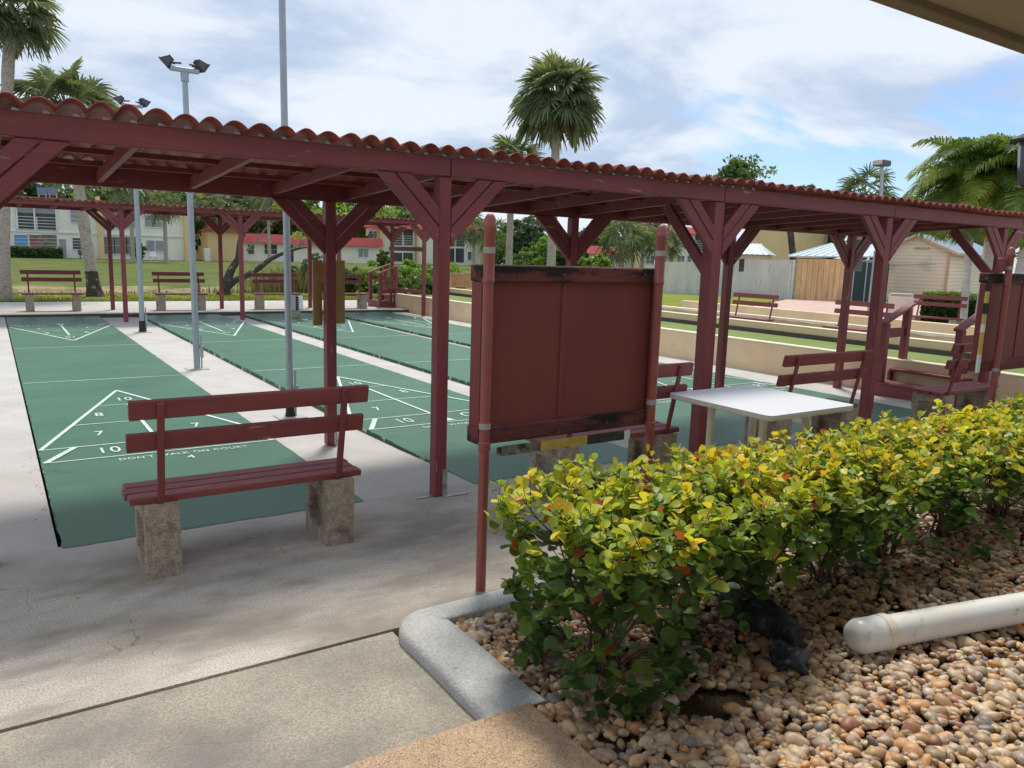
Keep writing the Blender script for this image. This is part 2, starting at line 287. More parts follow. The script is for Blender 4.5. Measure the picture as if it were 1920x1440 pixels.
# paving turns paler towards the courts, with a noisy edge
def _pale_side():
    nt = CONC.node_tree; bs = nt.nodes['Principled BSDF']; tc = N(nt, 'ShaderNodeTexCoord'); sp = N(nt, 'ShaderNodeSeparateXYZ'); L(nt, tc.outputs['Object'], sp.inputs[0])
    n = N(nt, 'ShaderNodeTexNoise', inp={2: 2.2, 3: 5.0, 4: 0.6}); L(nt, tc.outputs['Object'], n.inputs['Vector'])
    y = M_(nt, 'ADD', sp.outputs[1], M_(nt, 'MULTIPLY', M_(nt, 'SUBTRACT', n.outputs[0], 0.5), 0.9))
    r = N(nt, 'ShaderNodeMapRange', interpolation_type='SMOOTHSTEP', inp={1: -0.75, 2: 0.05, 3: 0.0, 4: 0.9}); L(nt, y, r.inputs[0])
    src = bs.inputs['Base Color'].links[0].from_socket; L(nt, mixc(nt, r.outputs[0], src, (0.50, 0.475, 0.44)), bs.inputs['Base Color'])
_pale_side()
# rippled knock-down texture for the tan deck
def _deck():
    nt = STUC.node_tree; bs = nt.nodes['Principled BSDF']
    tc = N(nt, 'ShaderNodeTexCoord'); n0 = N(nt, 'ShaderNodeTexNoise', inp={2: 62.0, 3: 2.0, 4: 0.5, 8: 1.4}); L(nt, tc.outputs['Object'], n0.inputs['Vector'])
    r = N(nt, 'ShaderNodeMapRange', interpolation_type='SMOOTHSTEP', inp={1: 0.47, 2: 0.53, 3: 0, 4: 1}); L(nt, n0.outputs[0], r.inputs[0])
    b = N(nt, 'ShaderNodeBump', inp={0: 1.0, 1: 0.006}); L(nt, r.outputs[0], b.inputs['Height']); L(nt, b.outputs[0], bs.inputs['Normal'])
_deck()
# scuffs and disc tracks on the courts, hairline cracks in the paving
def _lines(m, sc_, wd, amt, col, msc):
    nt = m.node_tree; bs = nt.nodes['Principled BSDF']; tc = N(nt, 'ShaderNodeTexCoord'); n = N(nt, 'ShaderNodeTexNoise', inp={2: sc_, 3: 3.0, 4: 0.45, 8: 0.6}); L(nt, tc.outputs['Object'], n.inputs['Vector'])
    n2_ = N(nt, 'ShaderNodeTexNoise', inp={2: msc, 3: 3.0}); L(nt, tc.outputs['Object'], n2_.inputs['Vector'])
    d = M_(nt, 'ABSOLUTE', M_(nt, 'SUBTRACT', n.outputs[0], 0.5)); r = N(nt, 'ShaderNodeMapRange', inp={1: wd, 2: 0.0, 3: 0.0, 4: amt}); L(nt, d, r.inputs[0])
    q = N(nt, 'ShaderNodeMapRange', inp={1: 0.50, 2: 0.60, 3: 0.0, 4: 1.0}); L(nt, n2_.outputs[0], q.inputs[0])
    src = bs.inputs['Base Color'].links[0].from_socket; L(nt, mixc(nt, M_(nt, 'MULTIPLY', r.outputs[0], q.outputs[0]), src, col), bs.inputs['Base Color'])
_lines(COURT, 1.9, 0.006, 0.55, (0.02, 0.06, 0.04), 0.9); _lines(COURT, 4.3, 0.010, 0.35, (0.12, 0.24, 0.17), 1.3)
_lines(CONC, 0.8, 0.0016, 0.75, (0.08, 0.07, 0.055), 0.7); _lines(CONP, 1.1, 0.0018, 0.6, (0.10, 0.09, 0.07), 0.8); _lines(CONL, 0.9, 0.0015, 0.6, (0.2, 0.18, 0.15), 0.8)
# lap siding: fine horizontal steps
def _lap(m, s=5.6):
    nt = m.node_tree; bs = nt.nodes['Principled BSDF']; tc = N(nt, 'ShaderNodeTexCoord'); sp = N(nt, 'ShaderNodeSeparateXYZ'); L(nt, tc.outputs['Object'], sp.inputs[0])
    f = M_(nt, 'FRACT', M_(nt, 'MULTIPLY', sp.outputs[2], s)); b = N(nt, 'ShaderNodeBump', inp={0: 1.0, 1: 0.05}); b.invert = True
    L(nt, f, b.inputs['Height']); L(nt, b.outputs[0], bs.inputs['Normal'])
    src = bs.inputs['Base Color'].links[0].from_socket
    g = M_(nt, 'GREATER_THAN', f, 0.90); L(nt, mixc(nt, M_(nt, 'MULTIPLY', g, 0.55), src, (0.33, 0.25, 0.17)), bs.inputs['Base Color'])
_lap(SIDING)
# paver joints on the pink patio
def _pav():
    nt = PINK.node_tree; bs = nt.nodes['Principled BSDF']; tc = N(nt, 'ShaderNodeTexCoord')
    br = N(nt, 'ShaderNodeTexBrick', inp={1: (1, 1, 1, 1), 2: (0.88, 0.84, 0.82, 1), 3: (0.68, 0.62, 0.58, 1), 4: 2.2, 5: 0.012}); L(nt, tc.outputs['Object'], br.inputs[0])
    src = bs.inputs['Base Color'].links[0].from_socket; L(nt, mixc(nt, 1.0, src, br.outputs[0], 'MULTIPLY'), bs.inputs['Base Color'])
_pav()

# ------------------------------------------------------------------ SETTING: ground, paving, courts
def struct(name, mb, m, **k): return tag(mb.build(name, m, **k), kind='structure')
def sheet(x0, x1, y0, y1, z): return MB().add([(x0, y0, z), (x1, y0, z), (x1, y1, z), (x0, y1, z)], [(0, 1, 2, 3)])
def grid_sheet(name, xs, ys, zf, m):
    X, Y = np.meshgrid(xs, ys); Z = np.vectorize(zf)(X, Y); v = np.stack([X.ravel(), Y.ravel(), Z.ravel()], 1)
    nx, ny = len(xs), len(ys); i = np.arange((ny-1)*(nx-1)); r_, c_ = i//(nx-1), i % (nx-1); a = r_*nx+c_
    return tag(raw_mesh(name, v, np.stack([a, a+1, a+nx+1, a+nx], 1), m, smooth=True), kind='structure')
def terrain(x, y):
    z = -0.10
    pond = max(0, 1-abs((y-26.6)/2.6)) if x < 13 else 0
    if y > 23.6: z = -0.02
    if y > 29: z = -0.02+0.12*min(1, (y-29)/46)
    k = min(1, max(0, (14-x)/2.0))
    z -= 0.55*min(1, pond*1.6)*k
    if 20.1 < y <= 23.8 and x < 12: z = 0.045
    if x > 16.5: z = 0.05
    return z
grid_sheet('ground', list(np.arange(-30, 0, 3.0))+list(np.arange(0, 24, 0.7))+list(np.arange(24, 60, 4.0))+[70, 90, 120, 180, 260, 400],
           [-30, -8, 0, 12, 18, 20.05, 20.15, 21, 22, 23, 23.6, 23.9]+list(np.arange(24.2, 30, 0.3))+[31, 33, 36, 40, 45, 52, 60, 68, 75, 85, 100, 130, 200, 300, 450], terrain, GRASS)
grid_sheet('verge', list(np.arange(-12, 12.3, 0.5)), [20.12, 20.5, 21, 21.8, 22.6, 23.3, 23.75], lambda x, y: 0.062+0.012*math.sin(x*2.3+y), GRASSB)
tag(sheet(-30, 14.2, 23.9, 29.2, -0.20).build('pond', WATER), kind='structure')
grid_sheet('far_bank', list(np.arange(-28, 14, 0.8)), [27.6, 28.0, 28.5, 29.1, 30.0], lambda x, y: -0.24+0.23*min(1, (y-27.6)/1.5)+0.02*math.sin(x*1.7), MUD)
# paving: slabs with open joints over soil
tag(sheet(-14, 14, -9, 20.3, -0.075).build('soil_base', SOIL), kind='structure')
pv = MB()
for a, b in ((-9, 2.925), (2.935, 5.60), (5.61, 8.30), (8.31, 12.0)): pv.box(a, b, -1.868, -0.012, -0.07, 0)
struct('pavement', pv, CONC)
struct('path', MB().box(-9, 1.215, -2.90, -1.877, -0.07, -0.006), CONP, bevel=0.005)
struct('path_deck', MB().box(-9, 1.365, -9, -2.775, -0.06, 0.068), STUC, bevel=0.012, seg=2)
al = MB()
CX = [(0.0, 1.84), (2.75, 4.58), (5.12, 7.12), (7.42, 9.20)]
def alley(mb, x0, x1, drop=0.045):
    ys = [-0.012, 0.4, 1.2, 2.2, 15.86]; zs = [0, -0.004, -drop*.6, -drop, -drop]
    v = [(x, y, z) for y, z in zip(ys, zs) for x in (x0, x1)]
    mb.add(v, [(2*i, 2*i+1, 2*i+3, 2*i+2) for i in range(4)])
alley(al, -9, -0.02, 0.0); alley(al, 1.84, 2.75); alley(al, 4.58, 5.12); alley(al, 7.12, 7.42); alley(al, 9.20, 10.2, 0.03)
struct('alley_paving', al, CONL)
struct('far_pavement', MB().box(-12, 10.6, 15.88, 20.15, -0.07, 0.05), CONL, bevel=0.01)
struct('far_pavement_edge', MB().box(-12, 10.1, 15.862, 15.876, -0.07, 0.046), KICK)
ft = 0.3048
def wob(n, s): r = random.Random(s); return [r.uniform(-1, 1) for _ in range(n)]
for ci, (x0, x1) in enumerate(CX):
    # court slab with slightly ragged painted edges
    n = 160; wl, wr = wob(n+1, ci*3+1), wob(n+1, ci*3+2); v = []; 
    for i in range(n+1):
        y = -0.02+15.87*i/n; yy = y
        v += [(x0+wl[i]*0.007, yy, 0.0035), (x1+wr[i]*0.007, yy, 0.0035)]
    nf = 60; wf = wob(nf+1, ci*3+5)
    f = [(2*i, 2*i+1, 2*i+3, 2*i+2) for i in range(n)]
    mb = MB().add(v, f)
    # ragged front lip of paint lying on the pavement
    lip = []
    for i in range(nf+1):
        x = x0+(x1-x0)*i/nf; lip += [(x, -0.02, 0.0035), (x, -0.045-0.007*wf[i]-0.006*math.sin(i*0.33+ci), 0.0035)]
    mb.add(lip, [(2*i, 2*i+1, 2*i+3, 2*i+2) for i in range(nf)])
    struct('court', mb, COURT)
    e = MB().box(x0-0.004, x0+0.03, 0.3, 15.85, -0.07, 0.0015).box(x1-0.03, x1+0.004, 0.3, 15.85, -0.07, 0.0015)
    struct('court_edge', e, EDGEG)
    # painted lines
    ln = MB(); W = x1-x0; Z = 0.0075
    def seg(p, q, wd, z=Z):
        (ax, ay), (bx, by) = p, q; dx, dy = bx-ax, by-ay; l = math.hypot(dx, dy); nx, ny = -dy/l*wd/2, dx/l*wd/2
        ln.add([(ax-nx, ay-ny, z), (bx-nx, by-ny, z), (bx+nx, by+ny, z), (ax+nx, ay+ny, z)], [(0, 1, 2, 3)])
    for end in (0, 1):
        Yf = (lambda t: t*ft) if end == 0 else (lambda t: 15.85-t*ft)
        P = lambda u, t: (x0+0.012+(W-0.024)*u/6, Yf(t))
        seg(P(0, 6.5), P(6, 6.5), 0.021); seg(P(0, 8), P(6, 8), 0.021, Z+.0004); seg(P(1, 11), P(5, 11), 0.019); seg(P(2, 14), P(4, 14), 0.019)
        seg(P(0, 8), P(3, 17), 0.036, Z+.0008); seg(P(6, 8), P(3, 17), 0.036, Z+.0012)
        seg(P(3, 8), P(3, 14), 0.034, Z+.0016)
        seg(P(0.05, 6.5), P(0.85, 8), 0.05, Z+.002); seg(P(5.95, 6.5), P(5.15, 8), 0.05, Z+.002)
        ln.add([(*P(3, 8), Z+.0024), (*P(2.72, 6.6), Z+.0024), (*P(3.28, 6.6), Z+.0024)], [(0, 1, 2)] if end == 0 else [(0, 2, 1)])
        seg(P(0, 20), P(6, 20), 0.022)
    struct('court_lines', ln, LINE)
    # stencilled numerals
    def stencil(txt, cx, cy, h, flip, wd=1.0):
        cu = bpy.data.curves.new('stencil_text', 'FONT'); cu.body = txt; cu.size = h*1.35; cu.align_x = 'CENTER'; cu.align_y = 'CENTER'; cu.offset = h*0.008; cu.space_character = 1.12
        o = bpy.data.objects.new('stencil_text', cu); C.objects.link(o); dg = bpy.context.evaluated_depsgraph_get(); dg.update()
        me = bpy.data.meshes.new_from_object(o.evaluated_get(dg)); bpy.data.objects.remove(o)
        o = bpy.data.objects.new('court_marking', me); C.objects.link(o); me.materials.clear(); me.materials.append(LINE)
        o.location = (cx, cy, 0.0085); o.rotation_euler = (0, 0, math.pi if flip else 0); o.scale = (wd, 1, 1); o['kind'] = 'structure'
    xm = (x0+x1)/2
    for end in (0, 1):
        Yf = (lambda t: t*ft) if end == 0 else (lambda t: 15.85-t*ft); fl = end == 1; s = -1 if fl else 1
        stencil('10', xm, Yf(15.0), 0.19, fl, 0.62); stencil('8', xm-s*0.33, Yf(12.4), 0.19, fl, 0.66); stencil('8', xm+s*0.33, Yf(12.4), 0.19, fl, 0.66)
        stencil('7', xm-s*0.42, Yf(9.5), 0.19, fl, 0.66); stencil('7', xm+s*0.42, Yf(9.5), 0.19, fl, 0.66)
        stencil('10', xm-s*0.42, Yf(7.25), 0.21, fl, 0.62); stencil('OFF', xm+s*0.45, Yf(7.25), 0.21, fl, 0.72)
        stencil("DON'T WALK ON COURT", xm+s*0.12, Yf(6.05), 0.075, fl, 0.78); stencil(('4', '3', '2', '1')[ci], xm+s*0.13, Yf(5.55), 0.12, fl, 0.8)

# ------------------------------------------------------------------ planter: kerb, gravel
kb = MB()
def kerb_path():
    # rounded kerb: cross-section swept along an L with a rounded corner
    path = [(1.31, -2.80), (1.307, -2.55), (1.312, -2.3), (1.31, -2.02)]
    for k in range(0, 7):
        a = math.pi-k*math.pi/12; path.append((1.395+0.085*math.cos(a), -2.005+0.085*math.sin(a)))
    path += [(1.9, -1.92), (2.6, -1.917), (4, -1.92), (6.5, -1.91), (11, -1.91)]
    prof = [(-0.120, -0.06), (-0.122, 0.022), (-0.116, 0.044), (-0.100, 0.057), (-0.06, 0.062), (0.04, 0.064), (0.115, 0.062), (0.130, 0.050), (0.134, -0.06)]
    v = []; n = len(prof)
    for i, p in enumerate(path):
        a = path[max(i-1, 0)]; b = path[min(i+1, len(path)-1)]; dx, dy = b[0]-a[0], b[1]-a[1]; l = math.hypot(dx, dy); nx, ny = dy/l, -dx/l   # right-hand = inside
        wsc = 1.0 if i < 4 else max(0.62, 1.0-0.055*(i-3))
        for o_, z in prof: v.append((p[0]+nx*o_*wsc, p[1]+ny*o_*wsc, z))
    f = [(i*n+k, i*n+k+1, (i+1)*n+k+1, (i+1)*n+k) for i in range(len(path)-1) for k in range(n-1)]
    return MB().add(v, f+[list(range(n)), list(range((len(path)-1)*n, len(path)*n))[::-1]])
o = struct('kerb', kerb_path(), KERBM, smooth=False); o.data.polygons.foreach_set('use_smooth', np.ones(len(o.data.polygons), dtype=bool))
grid_sheet('planting_bed', list(np.arange(1.38, 11, 0.15)), list(np.arange(-7, -1.95, 0.15)), lambda x, y: 0.005+0.012*math.sin(x*3.1)*math.sin(y*2.7), SOIL)
def ico(sub):
    import bmesh
    bm = bmesh.new(); bmesh.ops.create_icosphere(bm, subdivisions=sub, radius=1); v = np.array([q.co[:] for q in bm.verts]); f = np.array([[q.index for q in p.verts] for p in bm.faces]); bm.free(); return v, f
PEB = bpy.data.materials.new('river_pebbles'); PEB.use_nodes = True
def _peb():
    nt = PEB.node_tree; bs = nt.nodes['Principled BSDF']; ge = N(nt, 'ShaderNodeNewGeometry'); cr = N(nt, 'ShaderNodeValToRGB'); cr.color_ramp.interpolation = 'CONSTANT'
    cols = [(0.36, 0.22, 0.11), (0.42, 0.31, 0.20), (0.27, 0.19, 0.13), (0.50, 0.33, 0.17), (0.30, 0.20, 0.12), (0.48, 0.36, 0.22), (0.33, 0.25, 0.19), (0.46, 0.25, 0.11), (0.29, 0.14, 0.08), (0.40, 0.30, 0.21), (0.19, 0.16, 0.14), (0.50, 0.40, 0.28)]
    el = cr.color_ramp.elements
    while len(el) < len(cols): el.new(0.5)
    for i, c in enumerate(cols): el[i].position = i/len(cols); el[i].color = (*c, 1)
    L(nt, ge.outputs['Random Per Island'], cr.inputs[0])
    tc = N(nt, 'ShaderNodeTexCoord'); n = N(nt, 'ShaderNodeTexNoise', inp={2: 45.0, 3: 5.0, 4: 0.6}); L(nt, tc.outputs['Object'], n.inputs['Vector'])
    r = N(nt, 'ShaderNodeMapRange', inp={1: 0.3, 2: 0.7, 3: 0.90, 4: 1.65}); L(nt, n.outputs[0], r.inputs[0])
    vm = N(nt, 'ShaderNodeVectorMath', operation='SCALE'); L(nt, cr.outputs[0], vm.inputs[0]); L(nt, r.outputs[0], vm.inputs['Scale']); L(nt, vm.outputs[0], bs.inputs['Base Color'])
    bs.inputs['Roughness'].default_value = 0.5
_peb()
def pebbles():
    rg = np.random.default_rng(3); Vs = []; Fs = []; base = 0
    tv, tf = ico(2); lv, lf = ico(1)
    pts = []
    def region(x0, x1, y0, y1, dens): n = int((x1-x0)*(y1-y0)*dens); return np.stack([rg.uniform(x0, x1, n), rg.uniform(y0, y1, n)], 1)
    P = np.concatenate([region(1.36, 3.4, -4.3, -1.98, 1600), region(3.4, 6.2, -4.3, -1.98, 1200), region(6.2, 10.5, -5, -1.98, 600)])
    P = P[~((P[:, 0] < 1.462) & (P[:, 1] > -2.79))]; P = P[P[:, 1] < -2.015]
    # bare earth patch, cluttered round its rim only
    d = np.hypot((P[:, 0]-2.03)/0.17, (P[:, 1]+3.10)/0.10); P = P[d > 1+rg.uniform(-.15, .15, len(P))]
    near = P[:, 0] < 5.2
    for sel, (V0, F0) in ((near, (tv, tf)), (~near, (lv, lf))):
        Q = P[sel]; n = len(Q); m = len(V0)
        s = np.exp(rg.normal(math.log(0.0185), 0.32, n)).clip(0.010, 0.038)
        ax = np.stack([s*rg.uniform(1.0, 1.45, n), s*rg.uniform(0.75, 1.05, n), s*rg.uniform(0.5, 0.8, n)], 1)
        V = V0[None]*(1+0.16*np.sin(V0[None]*rg.uniform(1.5, 3.2, (n, 1, 3))+rg.uniform(0, 6, (n, 1, 3)))[:, :, [1, 2, 0]])
        V = V*ax[:, None, :]
        a = rg.uniform(0, 2*math.pi, n); tl = rg.normal(0, 0.35, n)
        ct, st = np.cos(tl)[:, None], np.sin(tl)[:, None]; x, z = V[:, :, 0]*ct-V[:, :, 2]*st, V[:, :, 0]*st+V[:, :, 2]*ct
        ca, sa = np.cos(a)[:, None], np.sin(a)[:, None]; y = V[:, :, 1]
        lay = rg.uniform(0, 1, n)
        zc = 0.012+0.012*np.sin(Q[:, 0]*3.1)*np.sin(Q[:, 1]*2.7)+lay*0.024+0.012*np.clip(Q[:, 0]-1.6, 0, 1)
        W = np.stack([x*ca-y*sa+Q[:, 0:1], x*sa+y*ca+Q[:, 1:2], z+zc[:, None]], 2).reshape(-1, 3)
        F = (F0[None]+(np.arange(n)*m)[:, None, None]).reshape(-1, 3)+base
        Vs.append(W); Fs.append(F); base += n*m
    o = raw_mesh('pebbles', np.concatenate(Vs), np.concatenate(Fs), PEB, smooth=True)
    tag(o, 'bed of brown and tan river pebbles under the hedge', 'gravel', kind='stuff')
pebbles()

# ------------------------------------------------------------------ pergolas
def pergola(name, label, fronts, backs, yf, yb, zb, zc, drop, x0, x1, cross=(), tilex=0, gap=0.0, base=0.0, bbase=0.0, jx=(), straps=False, widths=None):
    """yf / yb: outer faces of the front and back posts, zb: underside of front beam, zc: crest height"""
    org = (fronts[0], yf, base); t = thing(name, label, 'pergola', org); PW = 0.092
    hb = zc-zb-0.055
    def braces(x, ypl, zt, sgn, thick=0.042, w=0.086, PW=0.092):
        for k, (drop0, bw) in enumerate(((0.455, w), (0.455-0.128, w))):
            # board whose lower edge leaves the post at zt-drop0 and runs at 45 deg to the beam
            zl = zt-drop0; xa = x+sgn*(PW/2); run = drop0; zw = w*1.36
            a = (xa, zl); b = (xa+sgn*run, zt); c = (xa+sgn*(run-zw), zt); d = (xa, zl+zw)
            if run-zw < 0.02: c = (xa+sgn*0.02, zt)
            g = 0.004*k
            prof = [a, b, c, d]
            if sgn < 0: prof = prof[::-1]
            MB().prism(prof, 'y', ypl-0.002*k, ypl+thick-0.004*k).build('brace', RED, t, bevel=0.003, off=org)
    PW0 = PW
    for i, x in enumerate(fronts):
        PW = (widths or {}).get(i, PW0)
        p = MB().box(x-PW/2, x+PW/2, yf, yf+PW, base, zb-0.002).build('post', REDV, t, bevel=0.006, off=org)
        braces(x, yf-0.004, zb-0.002, -1, PW=PW); braces(x, yf-0.004, zb-0.002, 1, PW=PW)
        if straps and i:
            sx = x+PW/2+0.001
            s1 = MB().box(sx-0.035, sx+0.002, yf-0.006, yf-0.001, 0.004, 0.20); s1.box(sx-0.035, sx+0.17, yf-0.035, yf-0.006, 0.002, 0.007)
            for q in range(5): s1.box(sx-0.021, sx-0.012, yf-0.0075, yf-0.006, 0.02+q*0.038, 0.029+q*0.038)
            s1.box(x-PW/2-0.13, x-PW/2, yf+0.02, yf+0.05, 0.002, 0.007)
            s1.build('strap', STRAP, p, off=org)
    PW = PW0
    for x in cross:
        p0 = (x, yf+PW*0.6, zb-0.66); p1 = (x, yf+PW+0.56, zb-0.02)
        MB().beam(p0, p1, 0.045, 0.10).build('brace', RED, t, bevel=0.003, off=org)
    zbb = zb-drop
    for x in backs:
        MB().box(x-PW/2, x+PW/2, yb-PW, yb, bbase, zbb-0.002).build('post', REDV, t, bevel=0.006, off=org)
        braces(x, yb-PW+0.03, zbb-0.002, -1); braces(x, yb-PW-0.002, zbb-0.002, 1)
        if straps: MB().box(x+PW/2-0.03, x+PW/2+0.003, yb-PW-0.005, yb-PW-0.0005, bbase, bbase+0.16).build('strap', STRAP, t, off=org)
    xs = [x0]+list(jx)+[x1-0.12]
    for a, b in zip(xs[:-1], xs[1:]):
        MB().box(a+0.003, b-0.003, yf-0.016, yf+0.028, zb, zb+hb).build('beam', RED, t, bevel=0.005, off=org)
    MB().box(x0, x1-0.12, yb-0.03, yb+0.015, zbb, zbb+hb+0.052).build('beam', RED, t, bevel=0.005, off=org)
    # rafters across, purlins along
    zz = lambda y: (y-yf)/(yb-yf)
    r_ = 0.30
    x = x0+0.12; k = 0
    while x < x1-0.15:
        za, zb2 = zb+hb-0.10+0.012, zbb+hb-0.10+0.012
        MB().beam((x, yf+0.03, za+0.03), (x, yb-0.032, zb2+0.03), 0.038, 0.085).build('rafter', RED, t, off=org); x += 0.655
    for fr in (0.22, 0.5, 0.78):
        y = yf+(yb-yf)*fr; z = zb-drop*fr+hb-0.036
        MB().box(x0, x1-0.12, y-0.019, y+0.019, z, z+0.034).build('purlin', RED, t, off=org)
    # corrugated tile sheet: scalloped waves along X, small steps down the slope
    Pp = 0.1355; ya, ybk = yf-0.125, yb+0.20
    nx = int((x1-x0)/Pp*12); X = np.linspace(x0-0.05, x1, nx+1); ph = (X-tilex)/Pp
    rj = random.Random(int(abs(x0)*10)+3); cid = np.round(ph).astype(int); cj = {c: (1+rj.uniform(-.13, .10), rj.uniform(-.0035, .0035)) for c in range(cid.min(), cid.max()+1)}
    prof = np.abs(np.cos(np.pi*(ph+0.05*np.sin(ph*1.7))))**0.85*0.048*np.array([cj[c][0] for c in cid])
    rows = []; nr = 8
    for i in range(nr):
        s0, s1 = i/nr, (i+1)/nr
        rows += [(s0, 0.006), (s1-0.001, 0.0)]
    V = []
    sag = np.array([0.004*math.sin(q*5.1)+0.003*math.sin(q*2.3+1) for q in X])
    for s_, up in rows:
        y = ya+(ybk-ya)*s_; z0 = zc-0.048-drop*s_+up
        V.append(np.stack([X, np.full_like(X, y), z0+prof*(1+0.06*np.sin(X*3.7))+sag], 1))
    nr2 = len(rows); V = np.concatenate(V); n1_ = nx+1
    i = np.arange((nr2-1)*nx); a = (i//nx)*n1_+(i % nx)
    o = raw_mesh('tile_roof', V, np.stack([a, a+1, a+n1_+1, a+n1_], 1), TILE, t, off=org)
    if straps:
        cs_ = MB(); zt0 = zb+hb; k0 = int((x0-tilex)/Pp)
        vv = [(x0, yf-0.012, zt0-0.004)]; tp_ = []
        for k_ in range(k0+1, 24):
            xc = tilex+k_*Pp; tp_ += [(xc+0.012, zt0+0.001), (xc+0.020, zt0+0.017), (xc+0.040, zt0+0.012), (xc+0.050, zt0+0.001)]
        pr_ = [(x0, zt0-0.004)]+[(tp_[0][0]-.05, zt0+0.001)]+tp_+[(tp_[-1][0]+0.02, zt0-0.004)]
        cs_.prism(pr_, 'y', yf-0.010, yf-0.006).build('wedge_strip', mat('wedge_grey', (0.5, 0.5, 0.48), 0.8), t, off=org)  # thin strip with small grey wedges under the tile crests
    md = o.modifiers.new('th', 'SOLIDIFY'); md.thickness = 0.006; md.offset = 1
    return t
pergola('pergola', 'near dark red pergola with scalloped tile roof standing over the front benches', [-0.35, 2.37, 5.07, 7.66, 10.15], [-0.45, 2.27, 4.97, 7.43, 9.94], -0.20, 1.78, 2.25, 2.432, 0.10, -1.6, 10.62,
        cross=(5.07, 10.15), tilex=2.32, jx=(2.40, 5.10, 7.70), straps=True, bbase=-0.03, widths={2: 0.122, 3: 0.106})
fo = pergola('pergola', 'far dark red pergola with tile roof beyond the far end of the courts', [-0.35, 2.28, 4.87, 7.35, 9.82], [-0.45, 2.30, 4.95, 7.40, 9.96], 14.60, 17.08, 2.465, 2.60, 0.0, -3.0, 10.35,
        cross=(), tilex=0.1, jx=(2.28, 4.87, 7.35), bbase=0.05, base=-0.04)
# rails of the far end bay
e = thing('side_rail', 'pair of weathered wooden cross rails between the last posts of the far pergola', 'rail', (9.9, 15.9, 0))
MB().box(9.83, 9.87, 14.70, 16.98, 1.74, 1.86).build('rail', mat('grey_wood', (0.16, 0.11, 0.09), 0.85, 0.3, 0.3, 9, bump=0.5), e, off=(9.9, 15.9, 0), bevel=0.004)
MB().box(9.83, 9.87, 14.70, 16.98, 0.56, 0.66).build('rail', RED, e, off=(9.9, 15.9, 0), bevel=0.004)

# ------------------------------------------------------------------ benches
def make_bench():
    t = thing('bench', 'x', 'bench')
    for sx in (-1, 1):
        c = sx*0.487; b = MB()
        x0, x1, y0, y1, h = c-0.085, c+0.085, -0.185, 0.185, 0.398
        # body with recessed cells on both broad sides
        for (ax, dirn) in ((x0, 1), (x1, -1)):
            yi0, yi1, zi0, zi1 = y0+0.075, y1-0.075, 0.085, h-0.09; xin = ax+dirn*0.038
            O = [(ax, y0, 0), (ax, y1, 0), (ax, y1, h), (ax, y0, h)]; I = [(ax, yi0, zi0), (ax, yi1, zi0), (ax, yi1, zi1), (ax, yi0, zi1)]; J = [(xin, yi0+.015, zi0+.015), (xin, yi1-.015, zi0+.015), (xin, yi1-.015, zi1-.015), (xin, yi0+.015, zi1-.015)]
            fs = [(i, (i+1) % 4, 4+(i+1) % 4, 4+i) for i in range(4)]+[(4+i, 4+(i+1) % 4, 8+(i+1) % 4, 8+i) for i in range(4)]+[(8, 9, 10, 11)]
            if dirn == 1: fs = [f[::-1] for f in fs]
            b.add(O+I+J, fs)
        b.add([(x0, y0, 0), (x1, y0, 0), (x1, y0, h), (x0, y0, h)], [(0, 1, 2, 3)]); b.add([(x0, y1, 0), (x1, y1, 0), (x1, y1, h), (x0, y1, h)], [(3, 2, 1, 0)]); b.add([(x0, y0, h), (x1, y0, h), (x1, y1, h), (x0, y1, h)], [(0, 1, 2, 3)])
        b.build('block', BLOCK, t)
        s = MB().beam((sx*0.487, -0.150, 0.399), (sx*0.487, -0.262, 0.955), 0.036, 0.022, up=(0, 1, 0.2)).build('back_post', REDV, t, bevel=0.004)
        MB().tube([(sx*0.487, -0.222, 0.735), (sx*0.487, -0.236, 0.737)], 0.007, 8).tube([(sx*0.487, -0.252, 0.905), (sx*0.487, -0.264, 0.907)], 0.007, 8).build('bolt', RED, s)
    for k, (y, dx) in enumerate(((-0.095, 0.0), (0.015, -0.012), (0.125, 0.006))):
        MB().box(-0.635+dx, 0.635+dx*.5, y-0.050, y+0.050, 0.399, 0.436+0.001*k).build('seat_plank', REDW, t, bevel=0.006, seg=2)
    def back(z0, z1, xa, xb):
        n = Vector((0, -0.112, 0.556)).normalized(); f = Vector((0, n.z, -n.y)); pc = Vector((0, -0.150, 0.399))+n*((z0+z1)/2-0.399)/n.z+f*0.030
        MB().beam(pc+Vector((xa, 0, 0)), pc+Vector((xb, 0, 0)), 0.036, (z1-z0), up=n).build('back_board', RED, t, bevel=0.005, seg=2)
    back(0.690, 0.785, -0.645, 0.622); back(0.862, 0.960, -0.632, 0.640)
    return t
bench = make_bench(); bench.location = (0.915, -0.56, 0)
bench['label'] = 'red slatted bench standing alone left of the first post, nearest to the viewer'; bench['group'] = 'benches in front of the courts'
for x, y, lb in ((3.595, -0.56, 'red bench half hidden behind the big brown scoreboard panel'),
             (5.985, -0.56, 'red bench behind the white table, between it and the courts'),
             (8.72, -0.56, 'red bench beside the near wooden steps at the right')):
    dup(bench, (x, y, 0), 0, lb, 'benches in front of the courts')
for x, y, lb in ((1.00, 16.87, 'leftmost red bench of the far row, right of the leaning palm trunk'), (3.86, 16.72, 'far red bench just left of the twisted dark tree'),
             (6.35, 16.70, 'far red bench behind the bare light pole with a square heater box'), (8.33, 16.62, 'far red bench closest to the far wooden steps')):
    dup(bench, (x, y, 0.05), math.pi, lb, 'benches at the far end of the courts')

